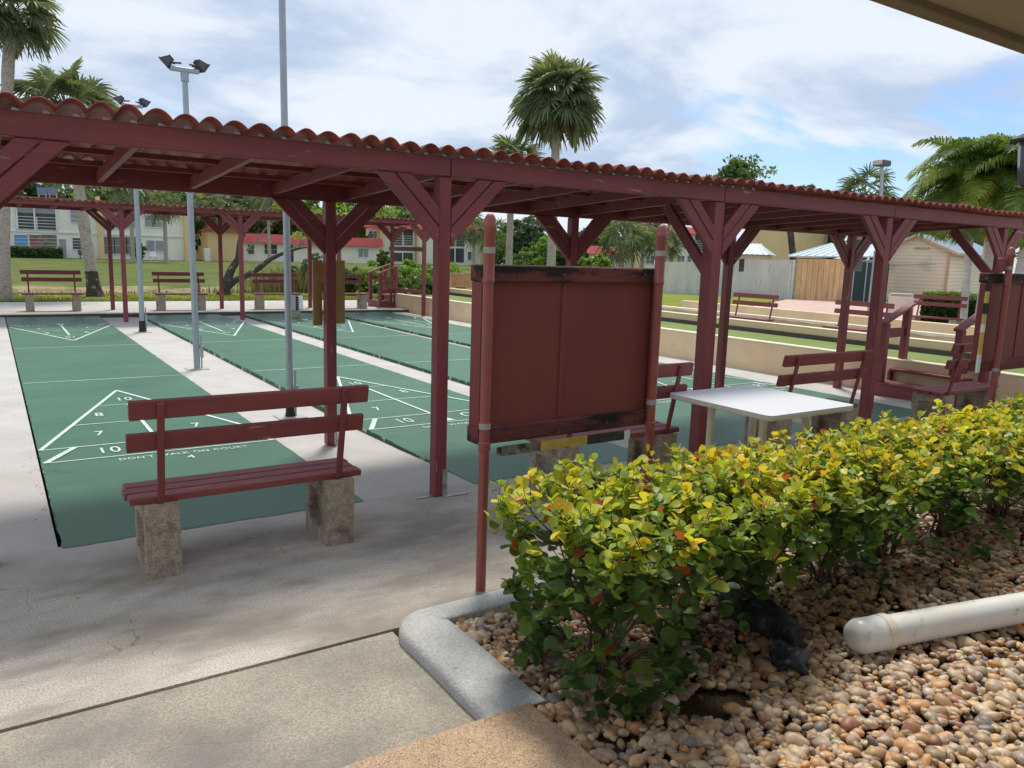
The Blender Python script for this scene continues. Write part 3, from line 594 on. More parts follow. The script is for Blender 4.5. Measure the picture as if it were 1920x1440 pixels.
# ------------------------------------------------------------------ scoreboards on poles
def pole_prof(H): return [(0.0285, 0), (0.0285, H*0.392), (0.031, H*0.392+.004), (0.031, H*0.405), (0.0285, H*0.405+.004), (0.0265, H*0.85), (0.0265, H-0.14), (0.031, H-0.135), (0.0325, H-0.05), (0.035, H-0.047), (0.035, H-0.035), (0.031, H-0.03), (0.026, H-0.012), (0.012, H-0.002), (0, H)]
def scoreboard(x0, x1, y, xl, xr, zb, zt, label, base=0, tray=True, strip=False):
    t = thing('scoreboard', label, 'scoreboard', (x0, y, base)); org = (x0, y, base)
    for i, x in enumerate((x0, x1)):
        H = 1.938
        p = MB().lathe((x, y, base), [(0.0265, 0), (0.0265, 0.75), (0.0315, 0.755), (0.0325, 0.775), (0.0315, 0.795), (0.0268, 0.80), (0.0268, 1.60), (0.0310, 1.604), (0.0318, 1.612), (0.0310, 1.62), (0.0280, 1.624), (0.0285, 1.858), (0.0315, 1.862), (0.0325, 1.870), (0.0325, 1.884), (0.0300, 1.888), (0.0290, 1.905), (0.0245, 1.921), (0.0165, 1.932), (0.008, 1.937), (0.0, 1.938)], 20).build('pole', REDP, t, smooth=True, off=org)
        for z in ((1.745 if i == 0 else 1.76), (0.865 if i == 0 else 0.90)): MB().lathe((x, y, base+z), [(0.0275, 0), (0.0296, 0.001), (0.0296, 0.03), (0.0275, 0.031)], 20).build('tape_band', mat('grey_tape', (0.40, 0.38, 0.36), 0.6, 0.3, 0.15, 30), p, smooth=True, off=org)
    yb = y+0.045
    bd = MB().box(xl+0.027, xr-0.031, yb+0.02, yb+0.075, zb+0.03, zt-0.03).build('panel', BOARD, t, off=org, bevel=0.003)
    MB().box(xl+0.002, xl+0.026, yb-0.004, yb+0.095, zb+0.091, zt-0.086).build('side_frame', BOARD, t, off=org, bevel=0.003); MB().box(xr-0.03, xr-0.006, yb-0.004, yb+0.095, zb+0.091, zt-0.086).build('side_frame', BOARD, t, off=org, bevel=0.003)
    xm = xl+(xr-xl)*0.43
    MB().box(xm, xm+0.035, yb+0.012, yb+0.021, zb+0.1, zt-0.09).build('batten', BOARD, t, off=org, bevel=0.003)
    MB().box(xl, xr, yb-0.008, yb+0.11, zt-0.085, zt).build('top_rail', ROT, t, off=org, bevel=0.006)
    MB().box(xl, xr, yb-0.008, yb+0.11, zb, zb+0.090).build('bottom_rail', ROT, t, off=org, bevel=0.006)
    bm_ = mat('rusty_bolt', (0.14, 0.09, 0.07), 0.6, 0.5, 0.3, 40)
    for z in (zb+0.035, zt-0.045):
        for fx in (0.18, 0.42, 0.71, 0.9): zq = z+0.008*math.sin(fx*30); MB().tube([(xl+(xr-xl)*fx, yb-0.009, zq), (xl+(xr-xl)*fx, yb-0.014, zq)], 0.0065, 8).build('bolt', bm_, t, off=org)
    if tray:
        a, b = xl+0.13, xr-0.19; yt = yb-0.035
        for k, (f0, f1, m) in enumerate(((0, 0.28, mat('grimy_metal', (0.22, 0.20, 0.15), 0.5, 0.5, 0.5, 12, spots=[(9, (0.5, 0.6), (0.03, 0.025, 0.02), 0.9)])), (0.28, 0.64, YEL), (0.64, 0.95, mat('black_tape', (0.045, 0.04, 0.035), 0.5, 0.5, 0.5, 12, spots=[(30, (0.62, 0.7), (0.3, 0.28, 0.22), 0.7)])), (0.95, 1.0, WHT))):
            xa, xb = a+(b-a)*f0, a+(b-a)*f1
            MB().box(xa, xb, yt, yt+0.003, zb-0.065, zb-0.012).box(xa, xb, yt+0.003, yt+0.05, zb-0.065, zb-0.062).box(xa, xb, yt+0.05, yt+0.053, zb-0.065, zb-0.03).build('score_rail', m, t, off=org)
    return t
scoreboard(1.80, 2.945, -1.70, 1.785, 2.99, 0.772, 1.690, 'large brown back of the scoreboard hung between two red pipe poles, in the centre')
sb2 = scoreboard(7.03, 8.16, -1.70, 6.86, 8.25, 0.86, 1.715, 'second brown scoreboard back at the right edge, behind the hedge', tray=False)
org2 = (7.03, -1.70, 0)
k = 0
for z0, z1, m in ((0.86, 1.02, 'w'), (1.02, 1.21, 'y'), (1.21, 1.28, 'w'), (1.28, 1.37, 'y'), (1.37, 1.46, 'b'), (1.46, 1.56, 'y'), (1.56, 1.66, 'b')):
    MB().box(6.80, 6.84, -1.66, -1.64, z0+0.001, z1-0.001).build('score_rail', {'w': WHT, 'y': YEL, 'b': BLACK}[m], sb2, off=org2)
MB().box(6.90, 6.99, -1.70, -1.655, 1.73, 1.84).build('bracket_box', RED, sb2, off=org2, bevel=0.004)

# ------------------------------------------------------------------ table
def table():
    org = (4.475, -1.255, 0); t = thing('table', 'square white topped table standing behind the hedge', 'table', org)
    def rr(h, r=0.05, n=6):
        p = []
        for cx, cy, a0 in ((h-r, h-r, 0), (-h+r, h-r, 90), (-h+r, -h+r, 180), (h-r, -h+r, 270)):
            for k in range(n+1): a = R(a0+90*k/n); p.append((cx+r*math.cos(a), cy+r*math.sin(a)))
        return p
    MB().prism(rr(0.478), 'z', 0.735, 0.742).build('tabletop', TABLE, t, bevel=0.002)
    MB().prism(rr(0.480), 'z', 0.703, 0.7345).build('table_edge', TEDGE, t, bevel=0.006)
    for a, b in ((-0.24, 0.24), (0.24, 0.24), (-0.24, -0.24), (0.24, -0.24)): MB().lathe((a, b, 0), [(0.034, 0), (0.034, 0.02), (0.029, 0.03), (0.029, 0.70)], 16).build('leg', PVCY, t, smooth=True)
    MB().box(-0.27, 0.27, 0.225, 0.255, 0.645, 0.70).box(-0.27, 0.27, -0.255, -0.225, 0.645, 0.70).build('apron', PVCY, t)
table()

# ------------------------------------------------------------------ light poles between the courts
def flood(t, x, y, z, az, tilt, org):
    Mx = Matrix.Translation((x, y, z)) @ Matrix.Rotation(az, 4, 'Z') @ Matrix.Rotation(tilt, 4, 'X')
    b = MB(); w0, h0, w1, h1, d = 0.05, 0.035, 0.085, 0.07, 0.10
    b.add([(-w0, 0, -h0), (w0, 0, -h0), (w0, 0, h0), (-w0, 0, h0), (-w1, d, -h1), (w1, d, -h1), (w1, d, h1), (-w1, d, h1)], [(0, 1, 2, 3), (7, 6, 5, 4), (0, 4, 5, 1), (1, 5, 6, 2), (2, 6, 7, 3), (3, 7, 4, 0)])
    b.box(-w1-.01, w1+.01, d, d+0.02, -h1-.01, h1+.01)
    for q in range(5): b.box(-0.05+q*0.022, -0.043+q*0.022, -0.02, 0.0, -0.035, 0.035)
    h = b.xf(Mx).build('floodlight_head', DARKM, t, off=org, bevel=0.004)
    MB().box(-w1+.01, w1-.01, d+0.0202, d+0.024, -h1+.01, h1-.01).xf(Mx).build('lens', GLASSL, h, off=org)
    MB().tube([(0, 0.03, -0.05), (0, -0.06, -0.13)], 0.014, 8).box(-0.07, 0.07, 0.01, 0.03, -0.07, -0.045).xf(Mx).build('bracket', DARKM, h, off=org)
def light_pole(x, y, H, r, label, black=False, lean=0.0, box_side=0.04, head=True):
    org = (x, y, -0.04); t = thing('light_pole', label, 'light pole', org)
    p = MB().tube([(x, y, -0.04), (x+lean*.5, y, H*.5), (x+lean, y, H)], [r*1.05, r, r*0.88], 16).build('pole', GALV, t, smooth=True, off=org)
    if black: MB().lathe((x, y, -0.04), [(r*1.6, 0), (r*1.55, 0.02), (r*1.35, 0.05), (r*1.25, 0.22), (r*1.1, 0.225)], 16).build('base_sleeve', BLACK, t, smooth=True, off=org)
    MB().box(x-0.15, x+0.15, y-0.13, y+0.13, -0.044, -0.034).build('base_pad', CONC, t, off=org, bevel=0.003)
    MB().box(x+r+0.006, x+r+0.045, y-0.04, y+0.0, 0.12, 0.30).tube([(x+r+0.02, y-0.02, -0.04), (x+r+0.02, y-0.02, 0.46)], 0.011, 8).build('conduit_box', GALV, t, off=org, bevel=0.003)
    if head:
        MB().box(x+lean-0.19, x+lean+0.19, y-0.03, y+0.03, H, H+0.06).build('crossarm', GALV, t, off=org, bevel=0.006)
        MB().lathe((x+lean, y, H-0.12), [(r*1.3, 0), (r*1.3, 0.12)], 14).build('collar', GALV, t, off=org)
        flood(t, x+lean-0.17, y, H+0.16, R(70), R(-42), org); flood(t, x+lean+0.17, y, H+0.16, R(-60), R(-40), org)
    return t
light_pole(2.27, 12.3, 4.32, 0.048, 'far light pole with a black taped base, floodlights peeking over the near roof', black=True, lean=0.0)
light_pole(2.19, 6.91, 4.06, 0.042, 'light pole with two floodlights on a crossarm against the sky', lean=-0.03)
light_pole(2.34, 3.12, 6.6, 0.034, 'nearest bare grey light pole running out of the top of the picture', black=True, lean=-0.03)

# ochre leaning boards on the second back post, tag and panel on others
t = thing('ochre_board', 'narrow ochre boards fixed behind the second back post of the near pergola', 'board', (2.27, 1.85, 1.05)); og = (2.27, 1.85, 1.05)
MB().beam((2.165, 1.80, 1.06), (2.165, 1.80, 1.64), 0.055, 0.02, up=(0, 1, 0)).build('panel', OCHRE, t, off=og); MB().beam((2.40, 1.93, 1.06), (2.40, 1.93, 1.64), 0.17, 0.02, up=(0, 1, 0)).build('panel', OCHRE, t, off=og)
MB().beam((2.218, 1.83, 1.06), (2.218, 1.83, 1.64), 0.03, 0.018, up=(0, 1, 0)).build('panel', OCHRE, t, off=og)
tag(MB().box(7.575, 7.655, 1.675, 1.69, 1.62, 1.78).build('notice_plate', mat('weathered_plate', (0.28, 0.25, 0.22), 0.7, 0.4, 0.4, 20, bump=0.5)), 'small weathered grey plate on the fourth back post, right of the scoreboard', 'plate')
tag(MB().box(9.995, 10.20, 1.70, 1.725, 1.66, 2.10).build('grey_panel', mat('grey_panel', (0.27, 0.29, 0.27), 0.7, 0.3, 0.15, 6)), 'grey green panel between the braces of the last back post', 'panel')
t = thing('heater_box', 'small grey electrical box with black fins on a concrete block behind the nearest light pole', 'electrical box', (6.15, 14.6, 0)); og = (6.15, 14.6, 0)
MB().box(6.03, 6.27, 14.5, 14.62, -0.04, 0.17).build('block', BLOCK, t, off=og); MB().box(5.99, 6.14, 14.46, 14.62, 0.17, 0.55).build('case', mat('case_grey', (0.42, 0.42, 0.41), 0.5), t, off=og, bevel=0.008)
fn = MB()
for q in range(6): fn.box(6.145, 6.215, 14.47, 14.61, 0.185+q*0.06, 0.215+q*0.06)
fn.box(6.142, 6.16, 14.47, 14.61, 0.18, 0.54).build('fin', BLACK, t, off=og); MB().box(6.216, 6.33, 14.46, 14.6, 0.19, 0.54).build('cover', WHT, t, off=og, bevel=0.02)

# ------------------------------------------------------------------ bocce lanes, walls, steps
def wall_line(xf, xn, y0, y1): return lambda y: xn+(xf-xn)*(y-y0)/(y1-y0)
t = thing('low_wall', 'low tan stucco wall with cream cap along the right side of the shuffleboard courts', 'wall', (10, 6, 0)); og = (10, 6, 0)
def strip(x0a, x0b, ya, yb, wd, z0, z1):  # wall following a straight line
    return MB().add([(x0a, ya, z0), (x0a+wd, ya, z0), (x0b+wd, yb, z0), (x0b, yb, z0), (x0a, ya, z1), (x0a+wd, ya, z1), (x0b+wd, yb, z1), (x0b, yb, z1)], [(3, 2, 1, 0), (4, 5, 6, 7), (0, 1, 5, 4), (1, 2, 6, 5), (2, 3, 7, 6), (3, 0, 4, 7)])
strip(10.36, 9.93, -5, 17.6, 0.15, -0.08, 0.445).build('wall_body', WALLT, t, off=og, bevel=0.004); strip(10.355, 9.925, -5, 17.6, 0.165, 0.446, 0.470).build('wall_cap', CAPC, t, off=og, bevel=0.006)
tag(strip(10.52, 10.10, -6, 20.2, 2.9, 0.20, 0.30).build('bocce_lane', TURF), kind='structure')
t = thing('low_wall', 'second tan low wall with dark kickboard beyond the green bocce turf', 'wall', (13.1, 6, 0)); og = (13.1, 6, 0)
strip(13.05, 12.95, -6, 22, 0.16, 0.0, 0.50).build('wall_body', WALLT, t, off=og); strip(13.04, 12.94, -6, 22, 0.18, 0.501, 0.525).build('wall_cap', CAPC, t, off=og, bevel=0.006); strip(12.985, 12.885, -6, 22, 0.055, 0.30, 0.385).build('kickboard', KICK, t, off=og)
tag(strip(13.25, 13.15, -6, 22, 1.6, -0.05, 0.06).build('walkway', CONL), kind='structure')
t = thing('low_wall', 'third tan low wall with a chipped cream cap behind the two middle side benches', 'wall', (14.8, 6, 0)); og = (14.8, 6, 0)
strip(14.80, 14.70, -6, 13, 0.18, 0.0, 0.475).build('wall_body', mat('dark_tan_wall', (0.52, 0.41, 0.24), 0.85, 0.3, 0.2, 2, bump=0.4), t, off=og)  # darker tan than the other low walls
rg = random.Random(5); v = []; n = 120
for i in range(n+1):
    y = -6+19*i/n; x = 14.79-0.1*i/n; lo = 0.462-0.020*(rg.random() > .6)*rg.random()
    v += [(x, y, lo), (x+0.2, y, lo), (x+0.2, y, 0.51), (x, y, 0.51)]
f = []
for i in range(n):
    for q in range(4): f.append((4*i+q, 4*i+(q+1) % 4, 4*i+4+(q+1) % 4, 4*i+4+q))
MB().add(v, f).build('wall_cap', CAPC, t, off=og)
t = thing('low_wall', 'fourth and tallest tan wall edging the pink patio', 'wall', (16.4, 2, 0)); og = (16.4, 2, 0)
strip(16.45, 16.35, -6, 11.2, 0.2, 0.0, 0.59).build('wall_body', WALLT, t, off=og, bevel=0.01)
tag(strip(15.0, 14.9, -6, 13, 1.4, -0.05, 0.055).build('walkway', CONL), kind='structure')
# pink patio beyond
pk = MB().add([(16.7, -12, 0.09), (60, -30, 0.09), (50, -2, 0.09), (38.8, 15.2, 0.09), (30.6, 18.4, 0.09), (16.6, 10.9, 0.09)], [(0, 1, 2, 3, 4, 5)]); tag(pk.build('patio', PINK), kind='structure')
gv = MB().add([(15.0, 13.2, 0.08), (16.6, 10.95, 0.08), (30.4, 18.5, 0.08), (27.5, 24.6, 0.08), (14.0, 22.5, 0.02)], [(0, 1, 2, 3, 4)]); tag(gv.build('side_lawn', GRASSB), kind='structure')
for x, y, rz, z, lb in ((14.15, 6.95, 90, 0.06, 'red bench on the walkway behind the third front post, backed by the tan wall'), (14.15, 4.25, 90, 0.06, 'red bench on the walkway behind the last back post, lounge chair beyond'),
                    (19.5, 5.55, 98, 0.09, 'red bench on the patio in front of the clipped green hedge'), (19.2, 1.9, 90, 0.09, 'red bench on the patio cut off by the second scoreboard')):
    dup(bench, (x, y, z), R(rz), lb, 'benches beside the bocce lanes')

def steps(label, M, mirror=False, w=1.0):
    """local: steps rise towards +Y, width along X; origin at front left bottom"""
    t = thing('wooden_steps', label, 'steps', M.translation[:], M.to_euler().z)
    MB().box(-0.06, w+0.06, 0, 0.022, 0, 0.165).build('riser_or_shade_board', RED, t, bevel=0.004); MB().box(-0.06, w+0.06, -0.01, 0.30, 0.166, 0.20).build('tread', REDW, t, bevel=0.005)
    MB().box(-0.03, w+0.03, 0.30, 0.56, 0.33, 0.365).build('tread', REDW, t, bevel=0.005)
    MB().box(-0.06, -0.02, 0.024, 0.56, 0, 0.165).box(-0.059, -0.021, 0.32, 0.56, 0.165, 0.33).build('stringer', RED, t); MB().box(w+0.02, w+0.06, 0.024, 0.56, 0, 0.165).build('stringer', RED, t)
    MB().box(-0.018, w+0.018, 0.545, 0.558, 0.2, 0.33).build('riser_or_shade_board', BLACK, t)  # shade under the upper tread, put in as a black board
    for x in (0, w):
        for y, h in ((0.06, 1.00), (0.56, 1.20)): MB().box(x-0.045, x+0.045, y-0.045, y+0.045, 0.0 if y > .3 else 0.2, h).build('rail_post', REDV, t, bevel=0.005)
        MB().beam((x, -0.02, 1.00), (x, 0.66, 1.262), 0.12, 0.035).build('handrail', REDW, t, bevel=0.005)
        MB().box(x-0.015, x+0.015, 0.105, 0.515, 0.80, 0.93).build('side_rail', RED, t, bevel=0.004)
        if x > 0: MB().box(x-0.062, x-0.046, 0.0, 0.6, 0.42, 0.55).build('side_rail', RED, t, bevel=0.004)
    return t
steps('near wooden steps with sloping handrails over the wall at the right', Matrix.Translation((9.83, 1.06, -0.02)) @ Matrix.Rotation(R(-90), 4, 'Z'), w=1.0)
steps('far wooden steps with sloping handrails at the far end of the low wall', Matrix.Translation((9.42, 17.55, 0.05)) @ Matrix.Rotation(R(-90), 4, 'Z'), w=0.75)

# slatted teak bench beyond the far end
t = thing('slatted_bench', 'honey coloured slatted bench beyond the far end of the bocce lane', 'bench', (13.9, 19.5, 0)); og = (13.9, 19.5, 0)
sl_ = MB()
for q in range(26): x = 13.12+q*0.068; sl_.box(x, x+0.048, 19.62, 19.64, 0.56, 1.00)
sl_.box(13.08, 14.9, 19.60, 19.66, 0.98, 1.03).box(13.08, 14.9, 19.60, 19.66, 0.52, 0.57).build('backrest', TEAK, t, off=og)
st = MB()
for q in range(6): st.box(13.1, 14.9, 19.12+q*0.08, 19.18+q*0.08, 0.45, 0.475)
st.build('seat', TEAK, t, off=og)
for x in (13.12, 14.84):
    MB().box(x-.03, x+.03, 19.08, 19.14, 0.0, 0.68).box(x-.03, x+.03, 19.60, 19.66, 0.0, 0.52).box(x-.04, x+.04, 19.06, 19.62, 0.68, 0.71).build('armrest', TEAK, t, off=og)

# ------------------------------------------------------------------ fence line, sheds, patio things
Mf = np.array([0.525, -0.851])
def fence(label, p0, length, h0, h1, m, name='wooden_fence', bw=0.14, jit=0.0, seed=1, relief=0.0):
    t = thing(name, label, 'fence', (p0[0], p0[1], 0.03)); r = random.Random(seed); n = int(length/bw); b = MB(); nrm = np.array([Mf[1], -Mf[0]])
    ang = math.atan2(Mf[1], Mf[0])
    for i in range(n):
        a = i*bw; h = h0+(h1-h0)*i/n+r.uniform(-jit, jit); o_ = relief*(i % 2)+r.uniform(-.004, .004)
        q0 = np.array(p0)+Mf*(a+0.006)+nrm*o_; q1 = np.array(p0)+Mf*(a+bw-0.006)+nrm*o_; d = nrm*0.018
        v = [(q0[0]-d[0], q0[1]-d[1], 0.02), (q1[0]-d[0], q1[1]-d[1], 0.02), (q1[0], q1[1], 0.02), (q0[0], q0[1], 0.02)]
        tp = 0.05+h; v += [(x, y, tp) for x, y, _ in v]
        b.add(v, [(3, 2, 1, 0), (4, 5, 6, 7), (0, 1, 5, 4), (1, 2, 6, 5), (2, 3, 7, 6), (3, 0, 4, 7)])
    b.build('board_panel', m, t, off=(p0[0], p0[1], 0.03)); rl = MB()
    for z in (0.35, h0-0.2):
        a = np.array(p0)-nrm*0.05; c = a+Mf*length; rl.beam((a[0], a[1], z), (c[0], c[1], z+(h1-h0)*(z > 1)), 0.04, 0.09)
    rl.build('rail', m, t, off=(p0[0], p0[1], 0.03)); return t
f0 = np.array([27.95, 23.79])
def fpos(px, base=f0):  # parameter along the fence line seen at pixel column px
    d = ray(px, 540); A = np.array([[Mf[0], -d[0]], [Mf[1], -d[1]]]); s, _ = np.linalg.solve(A, np.array([CAM[0]-base[0], CAM[1]-base[1]])); return s
s0, s1, s2 = fpos(1244), fpos(1490), fpos(1594)
fence('long weathered grey board fence behind the patio', tuple(f0+Mf*s0), s1-s0, 1.56, 1.86, FENG, jit=0.012)
fence('newer honey coloured board fence under the flat metal roof', tuple(f0+Mf*s1), s2-s1, 1.90, 1.93, FENN, bw=0.24, relief=0.025, seed=3)
s3 = fpos(1668)
t = thing('windscreen_fence', 'dark green mesh fence beside the siding shed', 'fence', (*(f0+Mf*s2), 0)); og = (*(f0+Mf*s2), 0)
a, b = f0+Mf*(s2+.05), f0+Mf*(s3-.1); MB().beam((a[0], a[1], 0.95), (b[0], b[1], 0.95), 0.02, 1.85).build('mesh_panel', MESHF, t, off=og)
for q in (0.0, 0.35, 0.7): c = a+(b-a)*q; MB().tube([(c[0], c[1]-.05, 0), (c[0], c[1]-.05, 2.0)], 0.03, 8).build('post', GALV, t, off=og)
MB().tube([(a[0], a[1]-.05, 1.95), (b[0], b[1]-.05, 1.95)], 0.022, 8).build('top_rail', GALV, t, off=og)
NRM = np.array([0.851, 0.525])  # away from viewer
def local_frame(base, off=0.0):
    return lambda a, d, z: (base[0]+Mf[0]*a+NRM[0]*d, base[1]+Mf[1]*a+NRM[1]*d, z)
def lbox(mb, F, a0, a1, d0, d1, z0, z1):
    return mb.add([F(a0, d0, z0), F(a1, d0, z0), F(a1, d1, z0), F(a0, d1, z0), F(a0, d0, z1), F(a1, d0, z1), F(a1, d1, z1), F(a0, d1, z1)], [(0, 1, 2, 3), (7, 6, 5, 4), (4, 5, 1, 0), (5, 6, 2, 1), (6, 7, 3, 2), (7, 4, 0, 3)])
# canopy with metal roof behind the new fence
F = local_frame(f0); t = thing('metal_canopy', 'low pitched pale metal canopy roof above the new fence', 'canopy', F(s1, 0, 0)); og = F(s1, 0, 0)
sA, sB, sC = fpos(1472), fpos(1540), fpos(1660)
b = MB().add([F(sA, 0.1, 2.02), F(sC, 0.1, 2.12), F(sC, 5.0, 2.75), F(sB, 5.0, 2.75), F(sA, 0.1, 2.08), F(sC, 0.1, 2.18), F(sC, 5.0, 2.81), F(sB, 5.0, 2.81)], [(0, 1, 2, 3), (7, 6, 5, 4), (4, 5, 1, 0), (5, 6, 2, 1), (6, 7, 3, 2), (7, 4, 0, 3)])
for q in range(12):
    u = q/11; p, s_ = Vector(F(sA+(sC-sA)*u, 0.1, 2.09+0.1*u)), Vector(F(sB+(sC-sB)*u, 5.0, 2.82)); b.beam(p, s_, 0.05, 0.05)
b.build('roof', METR, t, off=og); lbox(MB(), F, sA+.3, sC-.3, 0.4, 4.8, 0.0, 2.0).build('wall', mat('pale_shed_wall', (0.5, 0.48, 0.43), 0.8), t, off=og)
# little storage shed roof
s4, s5 = fpos(1378), fpos(1449); F2 = local_frame(f0, 0)
t = thing('storage_shed', 'small storage shed with pale ribbed metal roof behind the grey fence', 'shed', F2(s4, 6, 0)); og = F2(s4, 6, 0)
s4 *= 1.14; s5 *= 1.17; s4 -= 2.2; s5 -= 2.1
lbox(MB(), F2, s4, s5, 6, 9, 0, 2.15).build('wall', SIDING, t, off=og)
b = MB(); zm = 2.75
b.add([F2(s4-.2, 5.8, 2.15), F2(s5+.2, 5.8, 2.15), F2(s5-.5, 7.5, zm), F2(s4+.5, 7.5, zm), F2(s4-.2, 9.2, 2.15), F2(s5+.2, 9.2, 2.15)], [(0, 1, 2, 3), (3, 2, 5, 4), (0, 3, 4), (1, 5, 2), (0, 4, 5, 1)])
for q in range(10): u = q/9; b.beam(F2(s4-.2+(s5-s4+.4)*u, 5.8, 2.17), F2(s4+.5+(s5-s4-1.0)*u, 7.5, zm+.02), 0.06, 0.04)
b.build('roof', METR, t, off=og)
# siding shed
P0 = np.array([38.9, 16.9]); F3 = local_frame(P0-Mf*0); hw = 3.4
P0 = atd(1773, 560, 44.0)[:2]; F3 = local_frame(P0)
t = thing('siding_shed', 'tan lap sided shed with pale metal gable roof', 'shed', F3(-2, 0, 0)); og = F3(-2, 0, 0)
gw = 3.15; Ms = np.array([0.276, -0.961]); Ns = np.array([0.961, 0.276]); F3 = lambda a, d, z: (P0[0]+Ms[0]*a+Ns[0]*d, P0[1]+Ms[1]*a+Ns[1]*d, z)
b = MB().add([F3(-gw, 0, 0), F3(0, 0, 0), F3(0, 0, 2.55), F3(-gw/2, 0, 3.25), F3(-gw, 0, 2.55)], [(0, 1, 2, 3, 4)]); b.add([F3(0, 0, 0), F3(0, 13, 0), F3(0, 13, 2.55), F3(0, 0, 2.55)], [(0, 1, 2, 3)]); b.add([F3(-gw, 0, 0), F3(-gw, 13, 0), F3(-gw, 13, 2.55), F3(-gw, 0, 2.55)], [(3, 2, 1, 0)])
b.build('wall', SIDING, t, off=og)
b = MB().add([F3(0.25, -0.25, 2.50), F3(0.25, 13, 2.50), F3(-gw/2, 13, 3.36), F3(-gw/2, -0.25, 3.36), F3(-gw-0.25, -0.25, 2.50), F3(-gw-0.25, 13, 2.50)], [(0, 1, 2, 3), (3, 2, 5, 4)])
for q in range(28): d = q*0.48; b.beam(F3(0.25, d, 2.53), F3(-gw/2, d, 3.39), 0.05, 0.035); b.beam(F3(-gw-0.25, d, 2.53), F3(-gw/2, d, 3.39), 0.05, 0.035)
b.build('roof', METR, t, off=og)
b = MB(); b.beam(F3(0.25, -0.22, 2.46), F3(-gw/2, -0.22, 3.30), 0.06, 0.12); b.beam(F3(-gw-0.25, -0.22, 2.46), F3(-gw/2, -0.22, 3.30), 0.06, 0.12); b.beam(F3(0.27, -0.2, 2.44), F3(0.27, 13, 2.44), 0.05, 0.12); b.beam(F3(-0.05, -0.04, 0), F3(-0.05, -0.04, 2.5), 0.13, 0.08, up=(1, 0, 0)); b.build('trim', SIDTR, t, off=og)
MB().add([F3(0.03, 3.4, 0), F3(0.03, 4.9, 0), F3(0.03, 4.9, 2.15), F3(0.03, 3.4, 2.15)], [(0, 1, 2, 3)]).build('door', mat('tan_door', (0.60, 0.38, 0.22), 0.7), t, off=og)
lbox(MB(), F3, -gw+1.5, -gw+2.2, -0.03, 0, 2.62, 2.72).build('vent', mat('vent_grey', (0.4, 0.35, 0.28), 0.7), t, off=og)
# slanting rail bracket (horizontal antenna) on the shed gable
t = thing('wall_antenna', 'thin grey antenna lying level on the siding shed gable', 'antenna', F3(-2, -0.3, 1.9)); og = F3(-2, -0.3, 1.9)
b = MB(); b.tube([F3(-gw+0.25, -0.25, 1.78), F3(-0.55, -0.25, 1.92)], 0.02, 6); b.tube([F3(-gw+0.25, -0.25, 1.2), F3(-gw+0.25, -0.25, 2.15)], 0.022, 6)
for a, c in ((2.1, 1.85), (1.3, 1.78)): b.tube([F3(-gw+0.25, -0.25, a), F3(-gw+0.75, -0.25, 1.80)], 0.014, 6)
b.build('boom', GALV, t, off=og)
b = MB()
for q in range(9): a = -1.35+q*0.07; b.tube([F3(a, -0.25, 1.87-0.05*q), F3(a+0.05, -0.45, 1.88+0.06*q)], 0.008, 5)
b.build('dish_grid', mat('green_wire', (0.25, 0.36, 0.28), 0.6), t, off=og)
# white strap lounge chair
cp = atd(1690, 575, 24.5); og = (cp[0], cp[1], 0.09)
t = thing('lounge_chair', 'white strap lounge chair on the patio behind the near wooden steps', 'chair', og, R(118))
fr = MB(); wd = 0.30
for s in (-1, 1): fr.tube([(s*wd, -0.65, 0.30), (s*wd, 0.15, 0.32), (s*wd, 0.60, 0.88)], 0.016, 8); fr.tube([(s*wd, -0.6, 0.0), (s*wd, -0.55, 0.3)], 0.015, 8); fr.tube([(s*wd, 0.2, 0.0), (s*wd, 0.12, 0.31)], 0.015, 8)
fr.tube([(-wd, 0.60, 0.88), (-wd+.04, 0.63, 0.925), (wd-.04, 0.63, 0.925), (wd, 0.60, 0.88)], 0.016, 8); fr.tube([(-wd, -0.65, 0.3), (wd, -0.65, 0.3)], 0.016, 8); fr.build('frame', WHT, t, smooth=True)
st = MB()
for q in range(12): y = -0.6+q*0.062; st.box(-wd, wd, y, y+0.045, 0.315, 0.322)
for q in range(9): u = 0.06+q*0.1; st.beam((-wd, 0.15+0.45*u, 0.33+0.56*u), (wd, 0.15+0.45*u, 0.33+0.56*u), 0.008, 0.075, up=(0, 0.63, 0.78))
st.build('strap', WHT, t)
# patio light poles
def lamp(px, yb, yt, D, label, r=0.05, head=True):
    b0, b1 = atd(px[0], yb, D), atd(px[1], yt, D); t = thing('street_lamp', label, 'lamp', (b0[0], b0[1], 0.0)); og = (b0[0], b0[1], 0.0)
    MB().tube([(b0[0], b0[1], 0.0), (b1[0], b1[1], b1[2])], [r*1.1, r*0.85], 10).build('pole', GALV, t, smooth=True, off=og)
    if head:
        h = MB().box(b1[0]-0.36, b1[0]+0.28, b1[1]-0.28, b1[1]+0.28, b1[2], b1[2]+0.26).build('lamp_head', DARKM, t, off=og, bevel=0.05); MB().box(b1[0]-0.372, b1[0]-0.362, b1[1]-0.22, b1[1]+0.22, b1[2]+0.05, b1[2]+0.2).build('lens', GLASSL, h, off=og)
lamp((1646, 1654), 560, 312, 40, 'tall lamp post with a box head against the sky beside the palms', 0.085)
lamp((1629, 1642), 590, 470, 21, 'plain galvanised pole standing in front of the dark green mesh fence', 0.05, head=False)
g_ = aty(1936, 262, -3.52); og = (g_[0], g_[1], g_[2]); t = thing('lantern', 'black lantern hanging from the overhang, cut off by the right edge of the picture', 'lantern', og); k_ = 0.42
